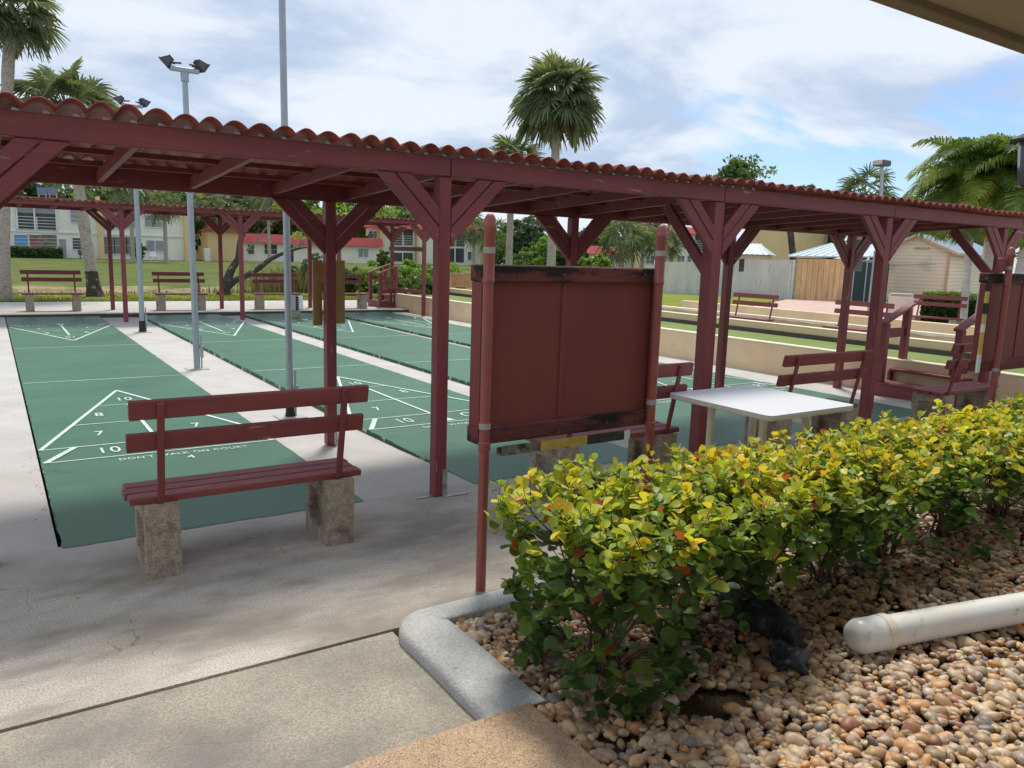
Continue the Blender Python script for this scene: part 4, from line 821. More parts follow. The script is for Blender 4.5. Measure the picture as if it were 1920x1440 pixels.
MB().lathe((g_[0], g_[1], g_[2]-0.03*k_), [(0.13*k_, 0), (0.19*k_, 0.005*k_), (0.19*k_, 0.03*k_), (0.17*k_, 0.045*k_), (0.10*k_, 0.075*k_), (0.02*k_, 0.11*k_)], 8).build('cap', BLACK, t, off=og); MB().lathe((g_[0], g_[1], g_[2]-0.42*k_), [(0.05*k_, 0), (0.075*k_, 0.02*k_), (0.11*k_, 0.36*k_), (0.13*k_, 0.39*k_)], 6).build('shade', PANE, t, off=og); MB().tube([(g_[0], g_[1], g_[2]), (g_[0], g_[1], 2.62)], 0.006, 8).build('rod', BLACK, t, off=og)

# ------------------------------------------------------------------ foreground bits: pipe, rock, eave
a, b = Vector((2.83, -3.155, 0.115)), Vector((4.6, -3.59, 0.125)); dv = (b-a).normalized()
t = thing('drain_pipe', 'white corrugated plastic pipe with a rounded end cap lying on the pebbles', 'pipe', tuple(a)); og = tuple(a)
ln = (b-a).length; n = 110; pr = [(0.069+0.0032*(i % 2), 0.20+(ln-0.20)*i/n) for i in range(n+1)]
MB().tube([a+dv*z for r_, z in pr], [r_ for r_, z in pr], 28).build('corrugated_pipe', PVC, t, off=og, smooth=True)
MB().tube([a+dv*z for z in (0, 0.006, 0.022, 0.045, 0.055, 0.18, 0.185, 0.187)], [0.02, 0.045, 0.066, 0.0765, 0.078, 0.079, 0.0775, 0.073], 28).build('end_cap', PVC, t, off=og, smooth=True)
MB().tube([a+dv*z for z in (0.16, 0.161, 0.205, 0.206)], [0.079, 0.0815, 0.0815, 0.071], 28).build('collar', PVCY, t, off=og, smooth=True)
def rock(label, pts, seed, sc):
    v, f = ico(4); r = np.random.default_rng(seed); out = v.copy()
    for fr, am in ((1.3, .30), (2.7, .24), (6, .15), (13, .09), (26, .05)):
        k = r.normal(0, 1, (3, 3)); ph = r.uniform(0, 6, 3); q = np.sin(v@k*fr+ph); out = out*(1+am*(q.mean(1))[:, None]*1.3)
    out = out*np.array(sc); a = pts[3]; ca, sa = math.cos(a), math.sin(a)
    out = np.stack([out[:, 0]*ca-out[:, 1]*sa+pts[0], out[:, 0]*sa+out[:, 1]*ca+pts[1], out[:, 2]+pts[2]], 1)
    o = raw_mesh('dark_rock', out-np.array(pts[:3]), f, ROCKB, smooth=True); o.location = pts[:3]; return tag(o, label, 'rock', 'dark rocks on the pebbles')
rock('taller black craggy rock lying on the pebbles under the hedge', (2.68, -2.78, 0.07, R(100)), 5, (0.19, 0.065, 0.10)); rock('lower black rock lying nearest the white pipe', (2.52, -3.04, 0.045, R(60)), 9, (0.10, 0.07, 0.065))
# building overhang above the viewer
t = thing('roof_overhang', 'tan soffit and brown fascia of the roof overhanging the viewer, top right', 'roof', (2, -4.5, 2.6)); og = (2, -4.5, 2.6)
MB().box(-12, 14, -9, -3.42, 2.625, 2.66).build('soffit', SOFF, t, off=og); MB().box(-12, 14, -3.418, -3.35, 2.600, 2.78).build('fascia', FASC, t, off=og, bevel=0.004); MB().box(-12, 14, -9, -3.36, 2.79, 2.86).build('roof_deck', FASC, t, off=og)

# ------------------------------------------------------------------ foliage generators
def quads(P, U, V):
    """diamond leaf cards at P with half axes U, V"""
    n = len(P); v = np.stack([P-U, P-V*1.0, P+U, P+V], 1).reshape(-1, 3); return v, np.arange(4*n).reshape(n, 4)
def rand_dirs(rg, n):
    v = rg.normal(0, 1, (n, 3)); return v/np.linalg.norm(v, axis=1)[:, None]
def crown(rg, center, rad, nclump, per, leaf, flat=0.8, shell=0.45, fill=1.0):
    """clumped crown inside an ellipsoid; returns leaf cards and clump centres"""
    d = rand_dirs(rg, nclump); rr = (shell+(1-shell)*rg.uniform(0, 1, nclump))*rg.uniform(0.75, 1.08, nclump)
    cc = np.array(center)+d*rr[:, None]*np.array(rad); cc[:, 2] = np.maximum(cc[:, 2], center[2]-rad[2]*flat)
    cr = rg.uniform(0.14, 0.30, nclump)*np.mean(rad)
    idx = np.repeat(np.arange(nclump), per); n = len(idx)
    P = cc[idx]+rand_dirs(rg, n)*(cr[idx]*rg.uniform(0.2, 1, n)**0.5)[:, None]*np.array([1.15, 1.15, 0.7])
    U = rand_dirs(rg, n); W = np.cross(U, rand_dirs(rg, n)); W /= np.linalg.norm(W, axis=1)[:, None]+1e-9
    s = leaf*rg.uniform(0.6, 1.3, n); tone = np.clip(rg.uniform(0.2, 0.8, nclump)[idx]+rg.normal(0, 0.12, n), 0, 1)
    v, f = quads(P, U*s[:, None], W*(s*0.5)[:, None]); return v, f, np.repeat(tone, 4), cc
LEAFD = leafmat('dark_leaves', [(0, (0.048, 0.085, 0.040)), (0.5, (0.09, 0.145, 0.058)), (1, (0.15, 0.21, 0.075))], 0.25, 0.5)
LEAFM = leafmat('mid_leaves', [(0, (0.070, 0.125, 0.035)), (0.5, (0.12, 0.20, 0.05)), (1, (0.22, 0.30, 0.07))], 0.3, 0.5)
LEAFB = leafmat('bright_leaves', [(0, (0.11, 0.20, 0.035)), (0.5, (0.20, 0.34, 0.05)), (1, (0.32, 0.45, 0.09))], 0.35, 0.5)
PALMF = leafmat('palm_fronds', [(0, (0.17, 0.13, 0.06)), (0.15, (0.10, 0.135, 0.075)), (0.6, (0.165, 0.21, 0.11)), (1, (0.27, 0.31, 0.15))], 0.35, 0.55, jitter=0.3, spec=0.2)
PALMG = leafmat('yellow_green_fronds', [(0, (0.06, 0.11, 0.03)), (0.5, (0.12, 0.20, 0.04)), (1, (0.36, 0.42, 0.07))], 0.35, 0.5, jitter=0.3)
def tree(label, px, ytop, D, wpx, mt=LEAFD, seed=0, trunk_h=None, group='trees behind the buildings', base=0.1, tall=1.0, name='leafy_tree', clumps=None, leaf=None, ymid=None):
    rg = np.random.default_rng(seed+11); top = atd(px, ytop, D); c = atd(px, ytop, D); zd = D*math.cos(YAW-math.atan2(c[0]-CAM[0], c[1]-CAM[1])); r = wpx/FPX*zd/2
    H = top[2]; rz = min(r*tall, H*0.48); cz = H-rz; loc = (float(c[0]), float(c[1]), base); t = thing(name, label, 'tree', loc, group=group)
    nc = clumps or int(60+r*14); v, f, tn, cc = crown(rg, (0, 0, cz-base), (r, r, rz), nc, 70, leaf or max(0.10, D*0.0027), flat=0.95, shell=0.25)
    raw_mesh('crown', v, f, mt, t, tone=tn)
    tb = MB(); th = max(0.6, (cz-base)*0.7); r0 = 0.06+H*0.018; tb.tube([(0, 0, -0.1), (0.1*r0, 0, th*0.5), (0.0, 0.1*r0, th)], [r0*1.2, r0*0.85, r0*0.7], 8)
    for q in range(7): e = cc[rg.integers(len(cc))]; m_ = Vector(e)*0.45+Vector((0, 0, th*0.6)); tb.tube([(0, 0, th*0.9), m_, tuple(e)], [r0*0.5, r0*0.3, r0*0.1], 6)
    tb.build('trunk', BARKG, t, smooth=True); return t
def fan_crown(rg, c, Rr, nf, nl=24, elev=(-50, 85), tone=None, droop=0.30):
    V = []; F = []; T = []; b = 0; s0, s1 = math.sin(R(elev[0])), 0.985
    for i in range(nf):
        az = i*2.39996+rg.uniform(-.35, .35); u = (i+0.5)/nf; el = math.asin(max(-.99, min(.99, s1+(s0-s1)*u**1.05+rg.uniform(-.09, .09)))); d = np.array([math.cos(el)*math.cos(az), math.cos(el)*math.sin(az), math.sin(el)])
        side = np.cross(d, [0, 0, 1]); side /= np.linalg.norm(side)+1e-9; roll = rg.uniform(-1.25, 1.25); up = np.cross(side, d); side, up = side*math.cos(roll)+up*math.sin(roll), up*math.cos(roll)-side*math.sin(roll)
        lp = Rr*rg.uniform(0.34, 0.60); hub = np.array(c)+d*lp-np.array([0, 0, 0.04*Rr]); lb = Rr*rg.uniform(0.42, 0.54); tn = rg.uniform(0.25, 1.0)-0.25*u
        if u > .93 and rg.uniform() < .5: tn = 0.0
        w = side*0.012*Rr; p0 = np.array(c)-np.array([0, 0, .1*Rr]); V += [p0-w, p0+w, hub+w, hub-w]; F.append([b, b+1, b+2, b+3]); T += [0.5]*4; b += 4
        dd = d*0.92-np.array([0, 0, 0.12+0.26*u]); dd /= np.linalg.norm(dd)
        for k in range(nl):
            th = R(-112+224*(k+0.5)/nl+rg.uniform(-3, 3)); ld = dd*math.cos(th)+side*math.sin(th); ld = ld+up*0.35*math.cos(th*1.3)*(-1 if up[2] > 0 else 1)*0.5; ld /= np.linalg.norm(ld); ll = lb*(1-0.22*abs(th)/1.9)*rg.uniform(0.85, 1.08)
            wd = np.cross(ld, up); wd = wd/(np.linalg.norm(wd)+1e-9)*0.0185*Rr; pts = []; fold = up*0.010*Rr*(1 if k % 2 else -1)
            for s_, ws in ((0.04, 0.55), (0.5, 1.0), (0.80, 0.6), (1.0, 0.06)):
                p = hub+ld*ll*s_-np.array([0, 0, 1])*droop*ll*max(0, s_-0.3)**1.6*1.6; pts += [p-wd*ws+fold, p+wd*ws-fold]
            V += pts
            for q in range(3): F.append([b+2*q, b+2*q+1, b+2*q+3, b+2*q+2])
            T += [tn+rg.uniform(-.08, .08)]*8; b += 8
    return np.array(V), np.array(F), np.clip(np.array(T), 0, 1)
def palm(label, loc, H, Rr, tr, seed, nf=42, lean=(0, 0), dark_base=0, name='fan_palm', group='fan palms around the courts', nl=24, bark=None, elev=(-52, 85), bend=0.0, dead=0):
    rg = np.random.default_rng(seed); t = thing(name, label, 'palm tree', loc, group=group)
    top = Vector((lean[0], lean[1], H)); pts = []; rad = []; n = 22
    for i in range(n+1):
        s_ = i/n; pts.append(Vector((lean[0]*s_+bend*math.sin(s_*math.pi), lean[1]*s_, -0.15+(H+0.15)*s_))); rad.append(tr*(1+0.55*max(0, 1-s_*7)+0.05*math.sin(i*2.1)+rg.uniform(-.03, .03)-0.14*s_))
    MB().tube(pts, rad, 14).build('trunk', bark or BARKP, t, smooth=True)
    if dark_base:
        MB().tube([p for p in pts[:dark_base]], [r_*1.03 for r_ in rad[:dark_base]], 14, cap=False).build('scorched_base', BARKL, t, smooth=True)
    v, f, tn = fan_crown(rg, top+Vector((0, 0, 0.22*Rr)), Rr, nf, nl, elev)
    raw_mesh('crown', v, f, PALMF, t, tone=tn); bo = MB()
    for i in range(30):   # cut leaf boots round the top of the trunk
        a = i*2.4; z = H-0.5*Rr*(i/30); bo.beam(top+Vector((0.8*tr*math.cos(a), 0.8*tr*math.sin(a), z-H-0.12)), top+Vector((1.9*tr*math.cos(a), 1.9*tr*math.sin(a), z-H+0.12)), 0.06*Rr/1.5, 0.03)
    bo.build('leaf_boot', BARKP, t); return t
def P3(px, py, D): q = atd(px, py, D); return q
# named near palms
q = gnd(10, 567, 0.0); tp = aty(22, 130, q[1]-0.3)
palm('tall palm at the left edge with its ragged crown cut by the picture top', (q[0]-0.05, q[1]+0.3, 0.02), 7.35, 1.40, 0.165, 21, nf=46, lean=(0.62, -0.4), bend=-0.05)
q = gnd(178, 557, 0.05)
palm('thick palm with a scorched black base behind the leftmost far bench', (q[0]+.02, q[1], 0.03), 5.15, 1.75, 0.175, 22, nf=50, lean=(-0.45, 0), dark_base=5)
q = P3(1041, 300, 32)
palm('tall round crowned palm standing alone against the clouds', (q[0], q[1], 0.05), 7.35, 2.05, 0.19, 23, nf=84, nl=26, elev=(-50, 88))
q = P3(957, 400, 36); tp = P3(957, 292, 36)
palm('mottled palm whose crown tip shows above the near roof, left of the round one', (q[0], q[1], 0.05), 5.15, 1.9, 0.165, 24, nf=44)
# palms further off
for px, yt, yb, D, Rr, lb, sd in ((312, 372, 493, 76, 2.0, 'thin palm in front of the cream apartment block, second window from its right end', 31), (250, 345, 492, 74, 2.4, 'palm in front of the apartment block behind the far light pole', 32),
                              (505, 360, 488, 86, 2.4, 'slim palm before the buff end wall', 33), (412, 372, 490, 92, 3.2, 'bushy palm above the far roof near the forked tree', 34), (888, 418, 497, 84, 2.3, 'palm in front of the far right block of apartments by the first pole', 35),
                              (1166, 425, 492, 58, 2.5, 'silvery palm beside the little red roofed house', 36), (1204, 415, 495, 62, 2.0, 'palm against the buff pillar near the second pole', 37), (1243, 438, 494, 58, 2.0, 'low palm partly hidden by the second scoreboard pole', 38), (735, 372, 480, 100, 3.0, 'distant palm behind the red roofs near the centre', 39)):
    q = P3(px, yb, D); tp = P3(px, yt, D)
    palm(lb, (q[0], q[1], 0.05), max(1.2, tp[2]-Rr*0.5), Rr, 0.17, sd, nf=26, nl=14, name='fan_palm', group='palms near the apartment blocks')
for px, yt, yb, D, Rr, sd, lb in ((1606, 352, 500, 62, 2.6, 41, 'palm crown rising just above the near roof left of the lamp post'), (920, 432, 480, 110, 3.2, 42, 'far palm between the two scoreboard poles, left side')):
    q = P3(px, yb, D); tp = P3(px, yt, D); palm(lb, (q[0], q[1], 0.05), tp[2]-Rr*0.4, Rr, 0.19, sd, nf=34, nl=16, group='palms near the apartment blocks')
# trees behind the buildings
BT = [(-20, 300, 110, 130, LEAFD), (60, 318, 112, 150, LEAFD), (150, 330, 108, 130, LEAFM), (215, 322, 115, 130, LEAFD), (290, 325, 110, 120, LEAFD), (345, 330, 105, 110, LEAFM), (380, 345, 96, 90, LEAFD), (440, 335, 105, 130, LEAFD), (500, 345, 112, 110, LEAFD), (540, 350, 108, 90, LEAFM),
      (590, 352, 105, 90, LEAFM), (640, 362, 108, 80, LEAFB), (685, 372, 105, 80, LEAFM), (720, 385, 112, 60, LEAFD), (770, 365, 115, 90, LEAFD), (850, 400, 118, 80, LEAFM), (905, 398, 118, 60, LEAFD), (985, 402, 105, 85, LEAFD), (1050, 440, 110, 60, LEAFM), (1095, 425, 100, 60, LEAFD), (1140, 402, 95, 80, LEAFD), (1200, 398, 100, 90, LEAFM), (1245, 408, 104, 60, LEAFD)]
for i, (px, yt, D, wp, m_) in enumerate(BT):
    k = {id(LEAFD): 'dark', id(LEAFM): 'olive green', id(LEAFB): 'pale green'}[id(m_)]
    place = ['far beyond the left end of the cream block', 'behind the solar panels', 'just right of the solar panels', 'behind the palm with the scorched base', 'above the right half of the cream block', 'behind the second light pole', 'in the gap beside the buff end wall', 'above the buff end wall', 'behind the forked bare branches', 'behind the nearest light pole',
             'left of the ochre boards above the low red roof', 'above the middle of the low red roof', 'above the right end of the low red roof', 'over the window left of the far balcony', 'behind the far balcony block', 'behind the first front post, far off', 'far beyond the first scoreboard pole', 'behind the round crowned palm trunk', 'in the low gap above the scoreboard', 'left of the little red roofed house', 'above the little red roofed house', 'above the silvery palm', 'behind the second scoreboard pole, far off'][i]
    tree(f'{k} leafy tree {place}', px, yt, D, wp, m_, seed=i, tall=1.5, base=0.0)
tree('round olive tree standing above the near roof at right of centre', 1388, 292, 72, 122, LEAFM, 61, tall=0.95, group='trees right of centre', clumps=110)
tree('low wispy tree tips just above the near roof', 1512, 344, 80, 66, LEAFD, 62, tall=0.9, group='trees right of centre'); tree('dark tree behind the siding shed roof', 1650, 392, 66, 110, LEAFD, 63, tall=1.0, group='trees right of centre'); tree('green tree behind the palms at the right', 1720, 362, 70, 120, LEAFD, 64, tall=1.0, group='trees right of centre'); tree('dark tree at the far right behind the shed', 1850, 372, 70, 150, LEAFD, 65, tall=1.0, group='trees right of centre'); tree('dark tree beyond the blank buff wall', 1558, 425, 80, 60, LEAFD, 66, tall=1.0, group='trees right of centre')
# shrubs: things at mid distance
def shrub(label, c, rad, mt, seed, leaf=0.07, clumps=40, per=60, name='shrub', group='shrubs by the pond', flat=0.95):
    rg = np.random.default_rng(seed); t = thing(name, label, 'shrub', (c[0], c[1], 0.0), group=group)
    v, f, tn, cc = crown(rg, (0, 0, c[2]), rad, clumps, per, leaf, flat=flat, shell=0.3); v[:, 2] = np.maximum(v[:, 2], -0.05)
    raw_mesh('foliage', v, f, mt, t, tone=tn); b = MB()
    for e in cc[:14]: b.tube([(0, 0, -0.05), tuple(np.array(e)*np.array([.5, .5, .55])), tuple(e)], [0.03*leaf/.07, 0.02*leaf/.07, 0.006], 5)
    b.build('stem', TWIG, t); return t
for i, (px, yt, D, wpx, m_, lb) in enumerate(((590, 478, 32, 90, LEAFD, 'dark bushy shrub behind the ochre boards'), (655, 492, 30, 90, LEAFM, 'green shrub right of the ochre boards'), (705, 492, 29, 100, LEAFB, 'bright green shrub behind the far steps'), (765, 484, 30, 110, LEAFB, 'bright green shrub in the middle of the pond bank'), (830, 488, 31, 100, LEAFB, 'bright green shrub behind the first front post'), (735, 512, 27, 110, LEAFM, 'lower darker shrub at the water edge by the far steps'), (800, 515, 27.5, 100, LEAFM, 'lower darker shrub at the water edge, right of the far steps'))):
    q = P3(px, yt, D); r = wpx/2/FPX*D*0.95; h = q[2]/2+0.02; shrub(lb, (q[0], q[1], h), (r, r*0.8, h), m_, 70+i, leaf=0.075, clumps=46, per=80)
for i, (px, yt, D, wpx, m_, lb) in enumerate(((935, 436, 70, 60, LEAFM, 'tall shrub beside the first scoreboard pole'), (1000, 448, 66, 60, LEAFM, 'olive shrub above the middle of the scoreboard'), (1022, 440, 60, 50, LEAFB, 'pale shrub left of the round crowned palm'), (975, 470, 56, 60, LEAFM, 'low shrub above the scoreboard'), (1105, 470, 50, 50, LEAFB, 'bright green shrub below the little red roof'), (1130, 478, 48, 40, LEAFB, 'small bright shrub before the teal door'), (256, 452, 76, 24, LEAFD, 'dark shrub against the cream block by the three tall windows'), (720, 466, 84, 36, LEAFM, 'croton shrub by the low red roof'))):
    q = P3(px, yt, D); r = wpx/2/FPX*D*1.0; h = q[2]/2+0.02; shrub(lb, (q[0], q[1], h), (r, r, h), m_, 90+i, leaf=0.15, clumps=30, per=60, group='shrubs near the apartment blocks')
# clipped hedges
def hedge_block(label, F, a0, a1, d0, d1, h, mt, seed, leaf, n, name='clipped_hedge'):
    rg = np.random.default_rng(seed); og = F((a0+a1)/2, (d0+d1)/2, 0.0); t = thing(name, label, 'hedge', og)
    S = rg.uniform(0, 1, (n, 3)); face = rg.integers(0, 5, n); a = a0+(a1-a0)*S[:, 0]; d = d0+(d1-d0)*S[:, 1]; z = h*S[:, 2]; e = rg.exponential(0.05, n)
    a = np.where(face == 0, a0+e, np.where(face == 1, a1-e, a)); d = np.where(face == 2, d0+e, np.where(face == 3, d1-e, d)); z = np.where(face == 4, h-e, z)+0.03*np.sin(a*3)+rg.normal(0, .015, n)
    P = np.array([F(x, y, zz_) for x, y, zz_ in zip(a, d, z)])-np.array(og); U = rand_dirs(rg, n); W = np.cross(U, rand_dirs(rg, n)); W /= np.linalg.norm(W, axis=1)[:, None]; s = leaf*rg.uniform(.6, 1.2, n)
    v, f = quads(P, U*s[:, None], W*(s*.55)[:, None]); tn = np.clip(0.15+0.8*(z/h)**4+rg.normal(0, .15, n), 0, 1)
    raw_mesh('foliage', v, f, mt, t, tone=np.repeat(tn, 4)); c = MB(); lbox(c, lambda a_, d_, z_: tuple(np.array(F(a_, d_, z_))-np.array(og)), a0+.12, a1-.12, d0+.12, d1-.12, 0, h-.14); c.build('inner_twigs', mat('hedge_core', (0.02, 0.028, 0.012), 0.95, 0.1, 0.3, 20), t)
hq = atd(1728, 590, 24.2); F4 = lambda a, d, z: (hq[0]+0.28*a*1.0+0.96*d, hq[1]-0.96*a+0.28*d, z)
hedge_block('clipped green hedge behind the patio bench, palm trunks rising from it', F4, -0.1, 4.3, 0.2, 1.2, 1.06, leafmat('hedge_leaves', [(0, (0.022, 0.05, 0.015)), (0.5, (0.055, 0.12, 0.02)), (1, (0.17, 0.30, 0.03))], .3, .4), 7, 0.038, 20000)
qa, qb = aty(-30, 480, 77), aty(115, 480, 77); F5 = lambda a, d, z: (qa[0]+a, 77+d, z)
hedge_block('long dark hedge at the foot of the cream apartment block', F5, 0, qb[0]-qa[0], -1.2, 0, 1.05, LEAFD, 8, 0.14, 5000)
# areca style feather palms at the right
def feather_palm(label, loc, trunks, seed, nf=15, Lf=2.2, group='feather palms on the patio'):
    rg = np.random.default_rng(seed); t = thing('feather_palm', label, 'palm tree', loc, group=group)
    for (tx, ty, lx, ly, H, tr) in trunks:
        pts = [Vector((tx+lx*s_, ty+ly*s_, -0.1+H*s_)) for s_ in np.linspace(0, 1, 9)]
        MB().tube(pts, [tr*1.25, tr*1.05]+[tr]*7, 14).build('trunk', SMOOTHP, t, smooth=True); top = pts[-1]
        MB().tube([top, top+Vector((0, 0, 0.15)), top+Vector((0, 0, 0.45)), top+Vector((0, 0, 0.75))], [tr, tr*1.25, tr*1.0, tr*0.5], 12).build('crownshaft', SHAFT, t, smooth=True)
        V = []; F = []; T = []; b = 0; c = np.array(top)+np.array([0, 0, 0.7])
        for i in range(nf):
            az = i*2.39996+rg.uniform(-.2, .2); el = R(80-95*((i+.5)/nf)**0.9); h = np.array([math.cos(az), math.sin(az), 0]); ln_ = Lf*rg.uniform(.85, 1.1); tn = rg.uniform(0.2, 0.95)
            prev = None; npt = 26
            for k in range(npt):
                s_ = k/(npt-1); ang = el-R(98)*s_**1.6; 
                if k == 0: p = c.copy()
                else: p = p+(h*math.cos(ang)+np.array([0, 0, math.sin(ang)]))*ln_/npt
                tang = h*math.cos(ang)+np.array([0, 0, math.sin(ang)]); sd = np.cross(tang, [0, 0, 1]); sd /= np.linalg.norm(sd)+1e-9; up = np.cross(sd, tang)
                if k > 3:
                    ll = Lf*0.30*math.sin(math.pi*min(1, 0.12+s_*0.88))**0.7+0.05
                    for sg in (-1, 1):
                        for j in (0, 0.33, 0.66):
                            pp = p+tang*ln_/npt*j; ld = sd*sg*0.8+tang*0.55+up*rg.uniform(0.05, 0.35); ld /= np.linalg.norm(ld); wv = tang*0.022; m1 = pp+ld*ll*0.55; e_ = pp+ld*ll*0.95-np.array([0, 0, ll*rg.uniform(.25, .5)])
                            V += [pp-wv*.5, pp+wv*.5, m1+wv, m1-wv, e_]; F += [[b, b+1, b+2, b+3], [b+3, b+2, b+4, b+4]]; T += [tn+rg.uniform(-.08, .08)]*5; b += 5
                if prev is not None:
                    w2 = sd*0.012; V += [prev-w2, prev+w2, p+w2, p-w2]; F.append([b, b+1, b+2, b+3]); T += [0.9]*4; b += 4
                prev = p.copy()
        F = [f_ if f_[2] != f_[3] else f_[:3] for f_ in F]
        raw_mesh('crown', np.array(V), F, PALMG, t, tone=np.clip(np.array(T), 0, 1))
q = atd(1826, 560, 23.0)
feather_palm('twin trunked feather palm with orange green crownshafts behind the patio bench', (q[0], q[1], 0.08), [(-0.13, 0.10, -0.08, 0.1, 2.95, 0.085), (0.10, -0.12, 0.10, -0.06, 3.15, 0.11)], 51, nf=26, Lf=2.1)
q = atd(1893, 560, 22.5)
feather_palm('feather palm at the right edge behind the second scoreboard', (q[0], q[1], 0.08), [(0, 0, 0.25, -0.15, 3.05, 0.11)], 52, nf=26, Lf=2.1)
q = atd(1838, 560, 29)
feather_palm('darker feather palm behind the twin trunked one', (q[0], q[1], 0.08), [(0, 0, 0, 0, 3.6, 0.10)], 53, nf=22, Lf=2.5)

# twisted forked tree
def twisted():
    Y = 23.0; t = thing('forked_tree', 'leaning dark forked tree with pale lichened branches on the pond verge', 'tree', (6.5, Y, 0.03)); og = (6.5, Y, 0.03)
    A = lambda px, py, dy=0: tuple(aty(px, py, Y+dy))
    b = MB(); b.tube([A(424, 566), A(423, 545), A(424, 530), A(434, 505), A(447, 485), A(450, 455), A(456, 436), A(475, 415), A(490, 400)], [0.24, 0.17, 0.15, 0.13, 0.115, 0.10, 0.085, 0.065, 0.05], 12)
    b.tube([A(424, 540), A(440, 526), A(462, 517), A(485, 503), A(505, 487), A(530, 475), A(560, 466), A(585, 462)], [0.14, 0.11, 0.10, 0.095, 0.085, 0.06, 0.04, 0.015], 12)
    b.tube([A(420, 560), A(405, 556), A(388, 562)], [0.09, 0.06, 0.04], 8); b.tube([A(424, 538), A(414, 545), A(400, 560)], [0.06, 0.05, 0.03], 8)
    b.build('trunk', BARKL, t, smooth=True, off=og)
    rg = random.Random(4)
    br = MB(); br.tube([A(470, 418), A(487, 398), A(497, 375), A(506, 350), A(510, 330)], [0.055, 0.05, 0.045, 0.035, 0.02], 8); br.tube([A(462, 470), A(480, 452), A(497, 430), A(515, 412)], [0.035, 0.03, 0.022, 0.008], 6)
    for k in range(26):
        x, y = rg.choice([(497, 375), (490, 400), (515, 412), (540, 472), (560, 466), (480, 452), (506, 350)]); x2, y2 = x+rg.uniform(10, 45), y-rg.uniform(8, 40); br.tube([A(x, y), A((x+x2)/2+rg.uniform(-4, 4), (y+y2)/2+rg.uniform(-4, 4), rg.uniform(-.3, .3)), A(x2, y2, rg.uniform(-.6, .6))], [0.016, 0.011, 0.004], 5)
    br.build('branch', BARKG, t, smooth=True, off=og)
    r2 = np.random.default_rng(9); V = []; F = []; T = []; bb = 0
    for cx, cy, rr in ((520, 385, .5), (565, 440, .5), (600, 400, .9), (650, 390, 1.0), (700, 395, .9), (735, 400, .7), (610, 445, .6)):
        c0 = A(cx, cy); v, f, tn, _ = crown(r2, c0, (rr, rr, rr*.6), 10, 26, 0.045, flat=2, shell=.2); V.append(v); F.append(f+bb); bb += len(v); T.append(np.clip(tn+.3, 0, 1))
    raw_mesh('crown', np.concatenate(V), np.concatenate(F), LEAFB, t, off=og, tone=np.concatenate(T))
twisted()
# tall grass at the water's edge
def reeds():
    rg = np.random.default_rng(12); V = []; n = 2600
    x = np.concatenate([rg.normal(9.6, 0.9, n//2), rg.uniform(5.8, 14.5, n//4), rg.uniform(-6, 5, n//4)]); y = np.concatenate([rg.normal(25.0, .5, n//2), rg.uniform(24.0, 24.9, n//4), rg.uniform(24.0, 24.6, n//4)])
    h = np.concatenate([rg.uniform(.5, 1.25, n//2), rg.uniform(.15, .45, n//4), rg.uniform(.06, .22, n//4)]); a = rg.uniform(0, 6.28, len(x)); lx, ly = rg.normal(0, .25, len(x))*h, rg.normal(0, .25, len(x))*h
    P = np.stack([x, y, np.full(len(x), -.2)], 1); w_ = np.stack([np.cos(a), np.sin(a), 0*a], 1)*0.012
    T1 = P+np.stack([lx*.4, ly*.4, h*.6+.2], 1); T2 = P+np.stack([lx, ly, h+.1], 1); v = np.stack([P-w_, P+w_, T1+w_, T1-w_, T2+w_*.2, T2-w_*.2], 1).reshape(-1, 3)
    i = np.arange(len(x))*6; f = np.concatenate([np.stack([i, i+1, i+2, i+3], 1), np.stack([i+3, i+2, i+4, i+5], 1)])
    o = raw_mesh('reeds', v, f, leafmat('reed', [(0, (0.13, 0.12, 0.05)), (1, (0.30, 0.27, 0.13))], .3, .6), tone=np.repeat(rg.uniform(0, 1, len(x)), 6)); tag(o, 'tall dry reeds along the pond edge', 'reeds', kind='stuff')
reeds()
def tufts():
    rg = np.random.default_rng(14); n = 26000; x = rg.uniform(-3, 12.2, n); y = 20.12+3.6*rg.uniform(0, 1, n)**1.7; h = rg.uniform(.02, .07, n); a = rg.uniform(0, 6.28, n)
    P = np.stack([x, y, np.full(n, .05)], 1); w_ = np.stack([np.cos(a), np.sin(a), 0*a], 1)*0.010; T = P+np.stack([rg.normal(0, .02, n), rg.normal(0, .02, n), h], 1)
    v = np.stack([P-w_, P+w_, T], 1).reshape(-1, 3); o = raw_mesh('grass', v, np.arange(3*n).reshape(n, 3), leafmat('grass_blade', [(0, (0.12, 0.15, 0.03)), (1, (0.27, 0.30, 0.05))], .3, .7), tone=np.repeat(rg.uniform(0, 1, n), 3)); tag(o, 'short yellow green verge grass along the far pavement', 'grass', kind='stuff')
tufts()

